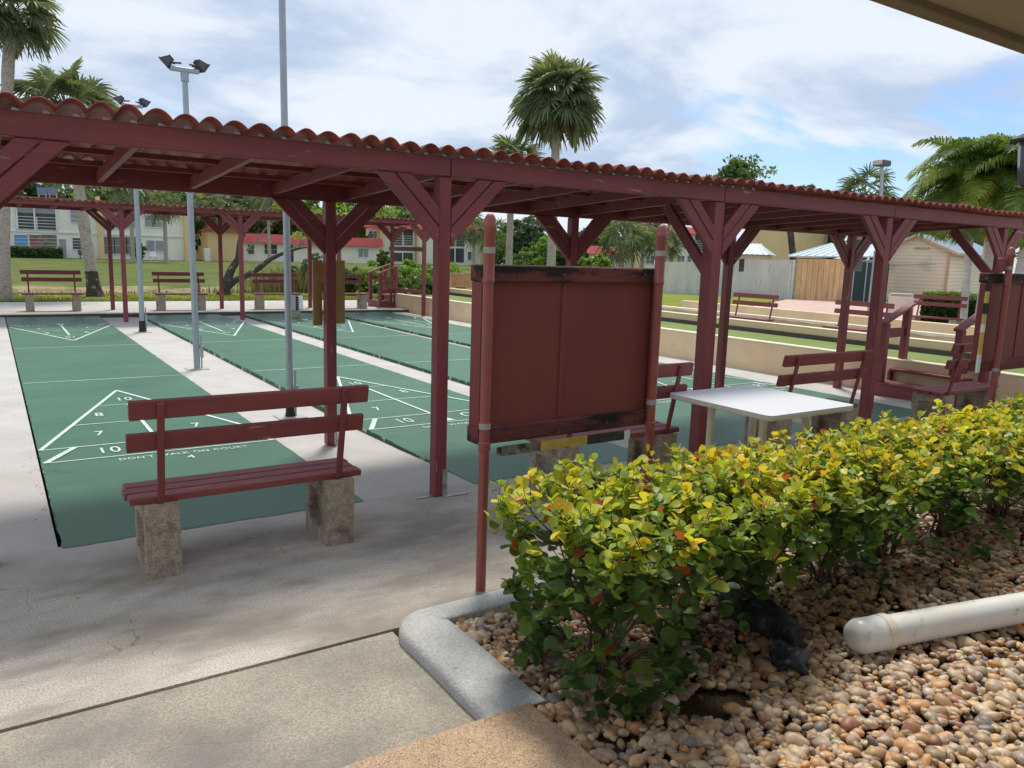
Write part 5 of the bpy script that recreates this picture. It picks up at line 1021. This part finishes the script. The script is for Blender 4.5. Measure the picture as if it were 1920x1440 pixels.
# ------------------------------------------------------------------ foreground hedge shrubs (round leaved)
HL = leafmat('round_hedge_leaves', [(0, (0.065, 0.125, 0.045)), (0.32, (0.11, 0.20, 0.05)), (0.55, (0.25, 0.36, 0.055)), (0.78, (0.62, 0.62, 0.055)), (0.93, (0.72, 0.52, 0.07)), (1, (0.45, 0.11, 0.05))], 0.40, 0.42, jitter=0.34, spec=0.3)
rows_t = [(0.0, 0.04), (0.22, 0.24), (0.5, 0.39), (0.75, 0.41), (0.92, 0.26), (1.0, 0.07)]
LT = np.array([[t_, s_*w_, 0.10*abs(s_)*w_/0.4-0.10*t_*t_] for t_, w_ in rows_t for s_ in (-1, 0, 1)])
LF = np.array([[3*i+j, 3*i+j+1, 3*i+4+j, 3*i+3+j] for i in range(5) for j in (0, 1)])
def hedge_shrub(label, bx, by, rx, ry, H, seed, dens=1.0, z0=0.18, yel=0.5, low=1.0):
    rg = np.random.default_rng(seed); t = thing('hedge_shrub', label, 'shrub', (bx, by, 0.02), group='shrubs of the round leaved hedge'); st = MB(); ends = []
    # stems fork outwards and upwards
    ns = int(11*rx/0.4)+5
    for i in range(ns):
        a = rg.uniform(0, 6.28); r0 = rg.uniform(0.01, 0.10); tx, ty = rg.uniform(-rx, rx)*.75, rg.uniform(-ry, ry)*.75; th = H*rg.uniform(.55, .75)
        p = [Vector((r0*math.cos(a), r0*math.sin(a), -0.03)), Vector((tx*.25+rg.uniform(-.03, .03), ty*.25, th*.33)), Vector((tx*.62+rg.uniform(-.04, .04), ty*.62, th*.66)), Vector((tx, ty, th))]
        st.tube(p, [rg.uniform(.007, .013), .007, .005, .003], 6)
        for j in range(5):
            s_ = rg.uniform(.58, 1); k = min(2, int(s_*3)); q = p[k].lerp(p[k+1], s_*3-k); az = rg.uniform(0, 6.28); l_ = rg.uniform(.10, .30); e = q+Vector((math.cos(az)*l_*.8, math.sin(az)*l_*.8, rg.uniform(.0, .26)))
            e.x = max(-rx, min(rx, e.x)); e.y = max(-ry, min(ry, e.y)); e.z = min(H-rg.uniform(0.0, .06), e.z); m_ = q.lerp(e, .5)+Vector((0, 0, -.012)); st.tube([q, m_, e], [.0035, .0028, .0016], 5); ends.append(e)
            for jj in range(2):
                e2 = e+Vector((rg.normal(0, .055), rg.normal(0, .055), rg.uniform(-.02, .10))); e2.z = min(H+rg.uniform(-.04, .025), e2.z); st.tube([m_.lerp(e, rg.uniform(.3, 1)), e2], [.002, .0012], 4); ends.append(e2)
    # extra tips so the top is closed
    nt_ = int(120*dens*rx/0.4)
    for i in range(nt_):
        u = rg.uniform(-1, 1); w_ = rg.uniform(-1, 1); z = H*(1-0.10*(u*u+w_*w_)*rg.uniform(0, 1))-rg.exponential(.045); e = Vector((u*rx, w_*ry, z)); ends.append(e); st.tube([e+Vector((rg.normal(0, .03), rg.normal(0, .03), -.10)), e], [.002, .0012], 4)
    for i in range(int(30*low)):   # side tips facing out
        a = rg.uniform(0, 6.28); z = rg.uniform(z0-.08 if low > 1.5 else H*.45, H*.95); k = 0.75+0.25*min(1, z/(H*.5)); e = Vector((rx*k*math.cos(a), ry*k*math.sin(a), z)); ends.append(e); st.tube([e*0.7+Vector((0, 0, .3*z-.06)), e], [.0025, .0012], 4)
    for i in range(int((26 if low > 1.5 else 7)*rx/.4)):    # low suckers
        a = rg.uniform(0, 6.28); e = Vector((rx*.8*math.cos(a), ry*.8*math.sin(a), rg.uniform(.06, .22))); st.tube([(0, 0, 0), e*.5+Vector((0, 0, .05)), e], [.003, .002, .001], 4); ends.append(e)
    E = np.array([tuple(e) for e in ends]); nl = 6; n = len(E)*nl; idx = np.repeat(np.arange(len(E)), nl)
    sp_ = rg.uniform(0, 1, n); P = E[idx]+np.stack([rg.normal(0, .010, n), rg.normal(0, .010, n), -.075*sp_], 1)
    az = rg.uniform(0, 6.28, n); el = R(62)-R(75)*sp_+rg.normal(0, .3, n); D_ = np.stack([np.cos(az)*np.cos(el), np.sin(az)*np.cos(el), np.sin(el)], 1)
    S = np.cross(D_, np.array([0, 0, 1.])); S /= np.linalg.norm(S, axis=1)[:, None]; Nn = np.cross(S, D_); ro = rg.normal(0, .45, n); S, Nn = S*np.cos(ro)[:, None]+Nn*np.sin(ro)[:, None], Nn*np.cos(ro)[:, None]-S*np.sin(ro)[:, None]
    big = np.where(E[idx][:, 2] < H*.75, 1.12, 0.92); sz = rg.uniform(.038, .070, n)*big*(0.75+0.35*sp_)
    V = P[:, None, :]+(LT[None, :, 0:1]*D_[:, None, :]+LT[None, :, 1:2]*S[:, None, :]*0.98+LT[None, :, 2:3]*Nn[:, None, :])*sz[:, None, None]
    m = len(LT); F_ = (LF[None]+(np.arange(n)*m)[:, None, None]).reshape(-1, 4)
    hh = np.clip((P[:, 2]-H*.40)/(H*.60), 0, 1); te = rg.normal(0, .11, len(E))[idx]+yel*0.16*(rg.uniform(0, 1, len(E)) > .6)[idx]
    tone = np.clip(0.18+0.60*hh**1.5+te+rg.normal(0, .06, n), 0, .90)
    tone = np.where(rg.uniform(0, 1, n) < .018, 1.0, tone)
    raw_mesh('foliage', V.reshape(-1, 3), F_, HL, t, smooth=True, tone=np.repeat(tone, m)); st.build('branches', TWIG, t)
hs = [('frontmost hedge shrub overhanging the kerb corner, red new leaves on its flank', 1.78, -2.72, .36, .42, .84, 101, 1.0, .3), ('second hedge shrub from the kerb corner, with a stout forked stem', 2.34, -2.62, .34, .42, .82, 102, .9, .6),
      ('third hedge shrub from the kerb corner, in front of the second red pole', 2.88, -2.58, .34, .40, .79, 103, .8, .9), ('hedge shrub in front of the white table, yellowest at the top', 3.43, -2.58, .36, .40, .78, 104, .75, 1.3),
      ('hedge shrub right of the white table', 4.06, -2.56, .38, .40, .79, 105, .75, 1.2), ('hedge shrub before the third front post', 4.78, -2.54, .42, .42, .78, 106, .8, 1.0), ('hedge shrub beside the near edge of the right scoreboard', 5.52, -2.52, .45, .42, .77, 107, .8, 1.0), ('last hedge shrub reaching the right edge of the picture', 6.35, -2.48, .5, .42, .76, 108, .8, 1.0), ('hedge shrub beyond the right edge below the second scoreboard', 7.25, -2.48, .5, .42, .76, 109, .7, 1.0)]
for lb, bx, by, rx, ry, H, sd, dn, ye in hs: hedge_shrub(lb, bx, by, rx, ry, H, sd, dn, yel=ye, low=3.4 if sd == 101 else 1.0)
# dry leaf litter under the hedge
def litter():
    rg = np.random.default_rng(33); n = 900; x = rg.uniform(1.45, 6.5, n); y = rg.normal(-2.5, .28, n).clip(-3.3, -2.02); P = np.stack([x, y, rg.uniform(.045, .075, n)], 1); D_ = rand_dirs(rg, n)*np.array([1, 1, .35]); D_ /= np.linalg.norm(D_, axis=1)[:, None]
    S = np.cross(D_, [0, 0, 1.]); S /= np.linalg.norm(S, axis=1)[:, None]; Nn = np.cross(S, D_); sz = rg.uniform(.02, .042, n)
    V = P[:, None, :]+(LT[None, :, 0:1]*D_[:, None, :]+LT[None, :, 1:2]*S[:, None, :]+LT[None, :, 2:3]*2.2*Nn[:, None, :])*sz[:, None, None]; m = len(LT)
    o = raw_mesh('leaf_litter', V.reshape(-1, 3), (LF[None]+(np.arange(n)*m)[:, None, None]).reshape(-1, 4), leafmat('dry_leaf', [(0, (0.07, 0.04, 0.025)), (1, (0.26, 0.14, 0.07))], .15, .7), smooth=True, tone=np.repeat(rg.uniform(0, 1, n), m)); tag(o, 'brown dry leaves scattered on the pebbles beneath the hedge', 'leaf litter', kind='stuff')
litter()

def bits():
    rg = np.random.default_rng(71); n = 70; x = np.concatenate([rg.normal(-.06, .05, 34), rg.uniform(-1, 6, 36)]); y = np.concatenate([rg.uniform(.2, 6, 34), rg.uniform(-1.8, .0, 36)]); P = np.stack([x, y, np.full(n, .006)], 1)
    D_ = rand_dirs(rg, n)*np.array([1, 1, .12]); D_ /= np.linalg.norm(D_, axis=1)[:, None]; S = np.cross(D_, [0, 0, 1.]); S /= np.linalg.norm(S, axis=1)[:, None]; Nn = np.cross(S, D_); Nn *= np.sign(Nn[:, 2:3]); sz = rg.uniform(.008, .022, n)
    V = P[:, None, :]+(LT[None, :, 0:1]*D_[:, None, :]+LT[None, :, 1:2]*S[:, None, :]*.7+np.abs(LT[None, :, 2:3])*2.0*Nn[:, None, :])*sz[:, None, None]; m = len(LT)
    o = raw_mesh('leaf_litter', V.reshape(-1, 3), (LF[None]+(np.arange(n)*m)[:, None, None]).reshape(-1, 4), MATS['dry_leaf'], smooth=True, tone=np.repeat(rg.uniform(0, 1, n), m)); tag(o, 'few dry brown leaf bits blown about the concrete paving', 'leaf litter', kind='stuff')
bits()

# ------------------------------------------------------------------ buildings far behind
def rect(Y, px0, py0, px1, py1):
    a, b = aty(px0, py1, Y), aty(px1, py0, Y); return a[0], b[0], a[2], b[2]
def window(t, Y, og, r, nx=2, ny=2, pane=PANE, name='window', fr=0.07):
    x0, x1, z0, z1 = r; f = MB()
    f.box(x0-fr, x1+fr, Y-0.05, Y-0.01, z1, z1+fr).box(x0-fr, x1+fr, Y-0.08, Y-0.01, z0-fr*1.3, z0).box(x0-fr, x0, Y-0.05, Y-0.01, z0, z1).box(x1, x1+fr, Y-0.05, Y-0.01, z0, z1)
    for i in range(1, nx): x = x0+(x1-x0)*i/nx; f.box(x-fr*.5, x+fr*.5, Y-0.045, Y-0.01, z0, z1)
    for i in range(1, ny): z = z0+(z1-z0)*i/ny; f.box(x0, x1, Y-0.04, Y-0.012, z-fr*.25, z+fr*.25)
    w_ = f.build(name, WHT, t, off=og); MB().box(x0, x1, Y-0.02, Y-0.008, z0, z1).build('pane', pane, w_, off=og); return w_
def railing(t, Y, og, r, n=5, posts=2, m=WHT):
    x0, x1, z0, z1 = r; b = MB()
    for i in range(n): z = z0+(z1-z0)*i/(n-1); b.box(x0, x1, Y-0.14, Y-0.10, z-0.025, z+0.025)
    for i in range(posts+1): x = x0+(x1-x0)*i/posts; b.box(x-0.04, x+0.04, Y-0.15, Y-0.09, z0, z1)
    b.build('railing', m, t, off=og)
def opening(t, Y, og, r, m=DARKI): MB().box(r[0], r[1], Y-0.03, Y-0.006, r[2], r[3]).build('screened_porch', m, t, off=og)
# B1 cream two storey block
Y1 = 79.0; x0, x1 = aty(-60, 480, Y1)[0], aty(352, 488, Y1)[0]; og = (x0, Y1, 0)
B1 = thing('apartment_building', 'long cream two storey apartment block with balconies at the left', 'building', og)
MB().box(x0, x1, Y1, Y1+11, -0.1, 5.35).build('wall', CREAM, B1, off=og)
b = MB().box(x0-.4, x1+.4, Y1-.5, Y1+11.5, 5.351, 5.50).build('roof', ROOFO, B1, off=og); MB().box(aty(180, 375, Y1+2)[0], aty(187, 375, Y1+2)[0], Y1+2, Y1+2.5, 5.5, 5.95).build('vent_stack', BUFF, b, off=og)
for px in (146, 232): v_ = aty(px, 374, Y1+3); MB().tube([(v_[0], Y1+3, 5.5), (v_[0], Y1+3, 5.75)], 0.09, 8).build('vent_pipe', WHT, b, off=og)
for a_, b_ in ((185, 191), (346, 354)): r = rect(Y1, a_, 400, b_, 485); MB().box(r[0], r[1], Y1-0.5, Y1-0.005, -0.1, 5.34).build('pilaster', BUFF, B1, off=og)
r = rect(Y1, 31, 386, 105, 430); opening(B1, Y1, og, r); MB().box(r[0], r[1], Y1-0.06, Y1-0.035, r[3]-0.75, r[3]).build('roller_shade', mat('grey_shade', (0.30, 0.31, 0.32), 0.8), B1, off=og); railing(B1, Y1, og, (r[0], r[1], r[2]+.05, r[2]+1.15), 5, 2)
for px in (31, 64, 105): x = aty(px, 400, Y1)[0]; MB().box(x-.07, x+.07, Y1-.16, Y1-.035, r[2], r[3]).build('porch_post', WHT, B1, off=og)
for i, (a_, b_, pm) in enumerate(((28, 53, mat('blue_reflecting_pane', (0.14, 0.33, 0.62), 0.2)), (55, 79, mat('red_reflection_pane', (0.30, 0.13, 0.11), 0.3, var=.6, scale=2)), (82, 106, mat('olive_pane', (0.16, 0.15, 0.10), 0.3, var=.6, scale=2)))): window(B1, Y1, og, rect(Y1, a_, 441, b_, 466), 1, 4, pm)  # blue and red reflections are put into the pane colours
window(B1, Y1, og, rect(Y1, 133, 395, 163, 417), 2, 3, PANEG); window(B1, Y1, og, rect(Y1, 137, 447, 167, 467), 2, 4); window(B1, Y1, og, rect(Y1, -12, 441, 6, 463), 2, 3)
window(B1, Y1, og, rect(Y1, 272, 405, 304, 425), 2, 2, PANEG); window(B1, Y1, og, rect(Y1, 275, 452, 306, 471), 2, 1, PANEG)
for a_, b_ in ((195, 213), (216, 236), (239, 258)): window(B1, Y1, og, rect(Y1, a_, 445, b_, 476), 1, 2, mat('curtained_tall', (0.20, 0.19, 0.18), .4)); window(B1, Y1, og, rect(Y1, a_-2, 396, b_-2, 427), 1, 3, PANEG)
r = rect(Y1, 112, 449, 123, 481); window(B1, Y1, og, (r[0], r[1], 0.0, r[3]), 1, 1, PANEG, name='door')
MB().box(x0, x1, Y1-0.10, Y1-0.005, aty(60, 433, Y1)[2]-0.12, aty(60, 433, Y1)[2]).build('string_course', WHT, B1, off=og)
t = thing('solar_panels', 'pair of solar panels on the roof of the long cream block', 'solar panel', (aty(88, 360, 82)[0], 82, 5.5)); og = tuple(t.location)
for a_, b_ in ((70, 88), (90, 108)): r = rect(82, a_, 352, b_, 366); MB().beam(((r[0]+r[1])/2, 82, r[2]), ((r[0]+r[1])/2, 82.7, r[3]), r[1]-r[0], 0.06).build('panel', SOLAR, t, off=og); MB().box(r[0]+.1, r[0]+.16, 82, 82.06, 5.5, r[2]+.1).box(r[1]-.16, r[1]-.1, 82, 82.06, 5.5, r[2]+.1).build('leg', WHT, t, off=og)
for px, lb in ((155, 'grey'),):
    r = rect(77, 147, 470, 163, 485); t = thing('barbecue_grill', 'covered grey barbecue by the door of the cream block', 'grill', (r[0], 77, 0)); og = (r[0], 77, 0)
    MB().box(r[0], r[1], 76.8, 77.3, 0.45, 0.95).build('hood', mat('grey_green_cover', (0.14, 0.15, 0.12), .8), t, off=og, bevel=.08); MB().box(r[0]+.1, r[0]+.2, 76.9, 77.0, 0, .45).box(r[1]-.2, r[1]-.1, 76.9, 77, 0, .45).build('leg', DARKM, t, off=og)
r = rect(76, 283, 474, 294, 487); t = thing('garden_chair', 'white garden chair on the lawn before the cream block', 'chair', (r[0], 76, 0.08)); og = (r[0], 76, 0.08); xa, xb = r[0], r[1]
MB().box(xa, xb, 76, 76.5, .45, .5).build('seat', WHT, t, off=og); MB().box(xa, xb, 76.48, 76.54, .5, .95).build('backrest', WHT, t, off=og)
for x in (xa, xb-.06):
    for y in (76, 76.44): MB().box(x, x+.06, y, y+.06, .05, .45).build('leg', WHT, t, off=og)
# B2 low house with red mansard and buff end wall
Y2 = 87.0; xa, xb = aty(452, 490, Y2)[0], aty(712, 492, Y2)[0]; og = (xa, Y2, 0)
B2 = thing('bungalow', 'single storey cream house with a bright red metal mansard roof', 'building', og); ez = aty(520, 455, Y2)[2]; tz = aty(520, 440, Y2)[2]
MB().box(xa, xb, Y2, Y2+9, -0.1, ez+0.02).build('wall', CREAM, B2, off=og)
b = MB().prism([(Y2-0.7, ez-0.06), (Y2-0.1, tz), (Y2+9, tz), (Y2+9.3, ez-0.06)], 'x', xa-0.4, xb+0.3)
for q in range(60): x = xa-.35+q*(xb-xa+.6)/60; b.beam((x, Y2-0.70, ez-.03), (x, Y2-0.11, tz+.02), 0.05, 0.06)
b.build('roof', ROOFR, B2, off=og)
window(B2, Y2, og, rect(Y2, 496, 459, 519, 476), 2, 2); window(B2, Y2, og, rect(Y2, 465, 459, 476, 476), 1, 2); window(B2, Y2, og, rect(Y2, 672, 467, 690, 482), 2, 1, PANEG)
r = rect(Y2, 538, 460, 550, 489); MB().box(r[0], r[1], Y2-.04, Y2-.005, -.05, r[3]).build('archway', DARKI, B2, off=og)
Y2b = 84.0; r = rect(Y2b, 390, 436, 447, 488); og = (r[0], Y2b, 0); B2b = thing('end_wall_building', 'blank buff end wall with dark terracotta roof beside the low red roofed house', 'building', og)
MB().box(r[0], r[1], Y2b, Y2b+12, -0.1, r[3]).build('wall', BUFF, B2b, off=og); MB().prism([(r[0]-.4, r[3]), (r[1]+.4, r[3]), ((r[0]+r[1])/2, r[3]+1.5)], 'y', Y2b-.4, Y2b+12).build('roof', ROOFO, B2b, off=og)
r = rect(82, 384, 466, 394, 478); tag(MB().box(r[0], r[1], 82, 82.6, 0, 1.35).build('air_conditioner', WHT, bevel=.03), 'white air conditioning unit left of the buff end wall', 'air conditioner')
# B3
Y3 = 89.0; xa, xb = aty(686, 495, Y3)[0], aty(902, 497, Y3)[0]; og = (xa, Y3, 0); B3 = thing('apartment_building', 'two storey cream apartments with buff piers and red roof edge behind the pond shrubs', 'building', og)
zt_ = aty(885, 435, Y3)[2]; MB().box(xa, xb, Y3, Y3+10, -.1, zt_).xf(shear(Y3, .45)).build('wall', CREAM, B3, off=og); MB().prism([(Y3-.7, zt_-.05), (Y3-.1, zt_+.95), (Y3+10, zt_+.95), (Y3+10.5, zt_-.05)], 'x', xa-.3, xb+.1).xf(shear(Y3, .45)).build('roof', ROOFR, B3, off=og)
for a_, b_ in ((738, 754), (756, 774)): r = rect(Y3, a_, 429, b_, 460); opening(B3, Y3, og, r); railing(B3, Y3, og, (r[0], r[1], r[2]+.05, r[2]+1.2), 5, 1); r = rect(Y3, a_, 474, b_, 490); opening(B3, Y3, og, r)
for a_, b_ in ((838, 852), (854, 870)): r = rect(Y3, a_, 438, b_, 462); opening(B3, Y3, og, r); railing(B3, Y3, og, (r[0], r[1], r[2]+.05, r[2]+1.15), 4, 1, mat('pale_rail', (.45, .5, .55), .6)); r = rect(Y3, a_, 466, b_, 492); opening(B3, Y3, og, r, PANE)
for a_, b_, c_, d_ in ((692, 434, 706, 446), (876, 438, 892, 452), (877, 473, 891, 487)): window(B3, Y3, og, rect(Y3, a_, b_, c_, d_), 2, 3)
for a_ in (777, 708, 901): r = rect(Y3, a_, 425, a_+5, 490); MB().box(r[0], r[1], Y3-.7, Y3-.005, -.1, zt_+.8).build('pier', BUFF, B3, off=og)
# B4
Y4 = 60.0; xa, xb = aty(1188, 495, Y4)[0], aty(1345, 498, Y4)[0]; og = (xa, Y4, 0); B4 = thing('apartment_building', 'two storey cream apartments with tall buff piers behind the grey fence', 'building', og); ze, zt_ = aty(1225, 434, Y4)[2], aty(1225, 422, Y4)[2]
MB().box(xa, xb, Y4, Y4+12, -.1, ze).xf(shear(Y4, .95)).build('wall', CREAM, B4, off=og); MB().prism([(Y4-.8, ze-.05), (Y4-.2, zt_), (Y4+12, zt_), (Y4+12, ze-.05)], 'x', xa-.2, xb).xf(shear(Y4, .95)).build('roof', ROOFR, B4, off=og)
for a_ in (1190, 1252, 1325): r = rect(Y4, a_, 425, a_+9, 495); MB().box(r[0], r[1], Y4-1.0, Y4-.005, -.1, zt_+.1).build('pier', BUFF, B4, off=og)
for a_, b_, c_, d_ in ((1271, 441, 1282, 457), (1270, 480, 1283, 494), (1288, 479, 1305, 494), (1234, 478, 1249, 500), (1211, 480, 1226, 494)): window(B4, Y4, og, rect(Y4, a_, b_, c_, d_), 2, 2)
r = rect(Y4, 1302, 434, 1324, 470); opening(B4, Y4, og, r); railing(B4, Y4, og, (r[0], r[1], r[2]+.05, r[2]+1.1), 5, 1); r = rect(Y4, 1215, 436, 1248, 462); opening(B4, Y4, og, r)
# little red roofed house
Y5 = 64.0; xa, xb = aty(1104, 490, Y5)[0], aty(1186, 492, Y5)[0]; og = (xa, Y5, 0); B5 = thing('bungalow', 'little cream house with red roof and teal door above the scoreboard', 'building', og); ez, tz = aty(1120, 475, Y5)[2], aty(1120, 461, Y5)[2]
MB().box(xa, xb, Y5, Y5+8, -.1, ez).xf(shear(Y5, .85)).build('wall', CREAM, B5, off=og); MB().prism([(Y5-.8, ez-.05), (Y5-.1, tz), (Y5+8, tz), (Y5+8.4, ez-.05)], 'x', xa-.3, xb).xf(shear(Y5, .85)).build('roof', ROOFR, B5, off=og)
r = rect(Y5, 1141, 480, 1149, 495); MB().box(r[0], r[1], Y5-.05, Y5-.005, 0, r[3]).build('door', TEAL, B5, off=og)
for a_ in (1112, 1128, 1153): window(B5, Y5, og, rect(Y5, a_, 479, a_+8, 492), 1, 2, fr=.1)
# buff blank block at right
q0, q1, q2 = atd(1392, 490, 62)[:2], atd(1491, 490, 60)[:2], atd(1546, 490, 64)[:2]; og = (*q1, 0); B6 = thing('blank_building', 'large blank buff building behind the small storage shed', 'building', og)
H6 = 5.4; q3 = q2+(q0-q1); b = MB(); v = [(*q0, -.1), (*q1, -.1), (*q2, -.1), (*q3, -.1), (*q0, H6), (*q1, H6), (*q2, H6), (*q3, H6)]; b.add(v, [(0, 1, 5, 4), (1, 2, 6, 5), (2, 3, 7, 6), (3, 0, 4, 7), (4, 5, 6, 7)]); b.build('wall', BUFF, B6, off=og)
c = np.mean([q0, q1, q2, q3], axis=0); b = MB().add([(*(c+(q-c)*1.03), z) for z in (H6+.01, H6+.2) for q in (q0, q1, q2, q3)], [(0, 3, 2, 1), (4, 5, 6, 7), (0, 1, 5, 4), (1, 2, 6, 5), (2, 3, 7, 6), (3, 0, 4, 7)]); b.build('roof', METR, B6, off=og)
q = atd(1545, 490, 63.5); MB().tube([(q[0], q[1], 0), (q[0], q[1], H6)], .09, 8).build('downpipe', mat('grey_pipe', (.3, .3, .28), .6), B6, off=og)
q = atd(1488, 490, 47); t = thing('bare_trunk', 'slender dark curved trunk in front of the blank buff building', 'tree', (q[0], q[1], 0)); MB().tube([(0, 0, 0), (0.05, 0, 1.6), (-0.1, 0.1, 2.6), (-0.35, 0.3, 4.2), (-0.3, .3, 5)], [.22, .2, .18, .17, .15], 10).build('trunk', BARKL, t, smooth=True)
v, f, tn, cc = crown(np.random.default_rng(77), (-.3, .3, 5.3), (1.0, 1.0, .55), 18, 40, .11); raw_mesh('crown', v, f, LEAFD, t, tone=tn)
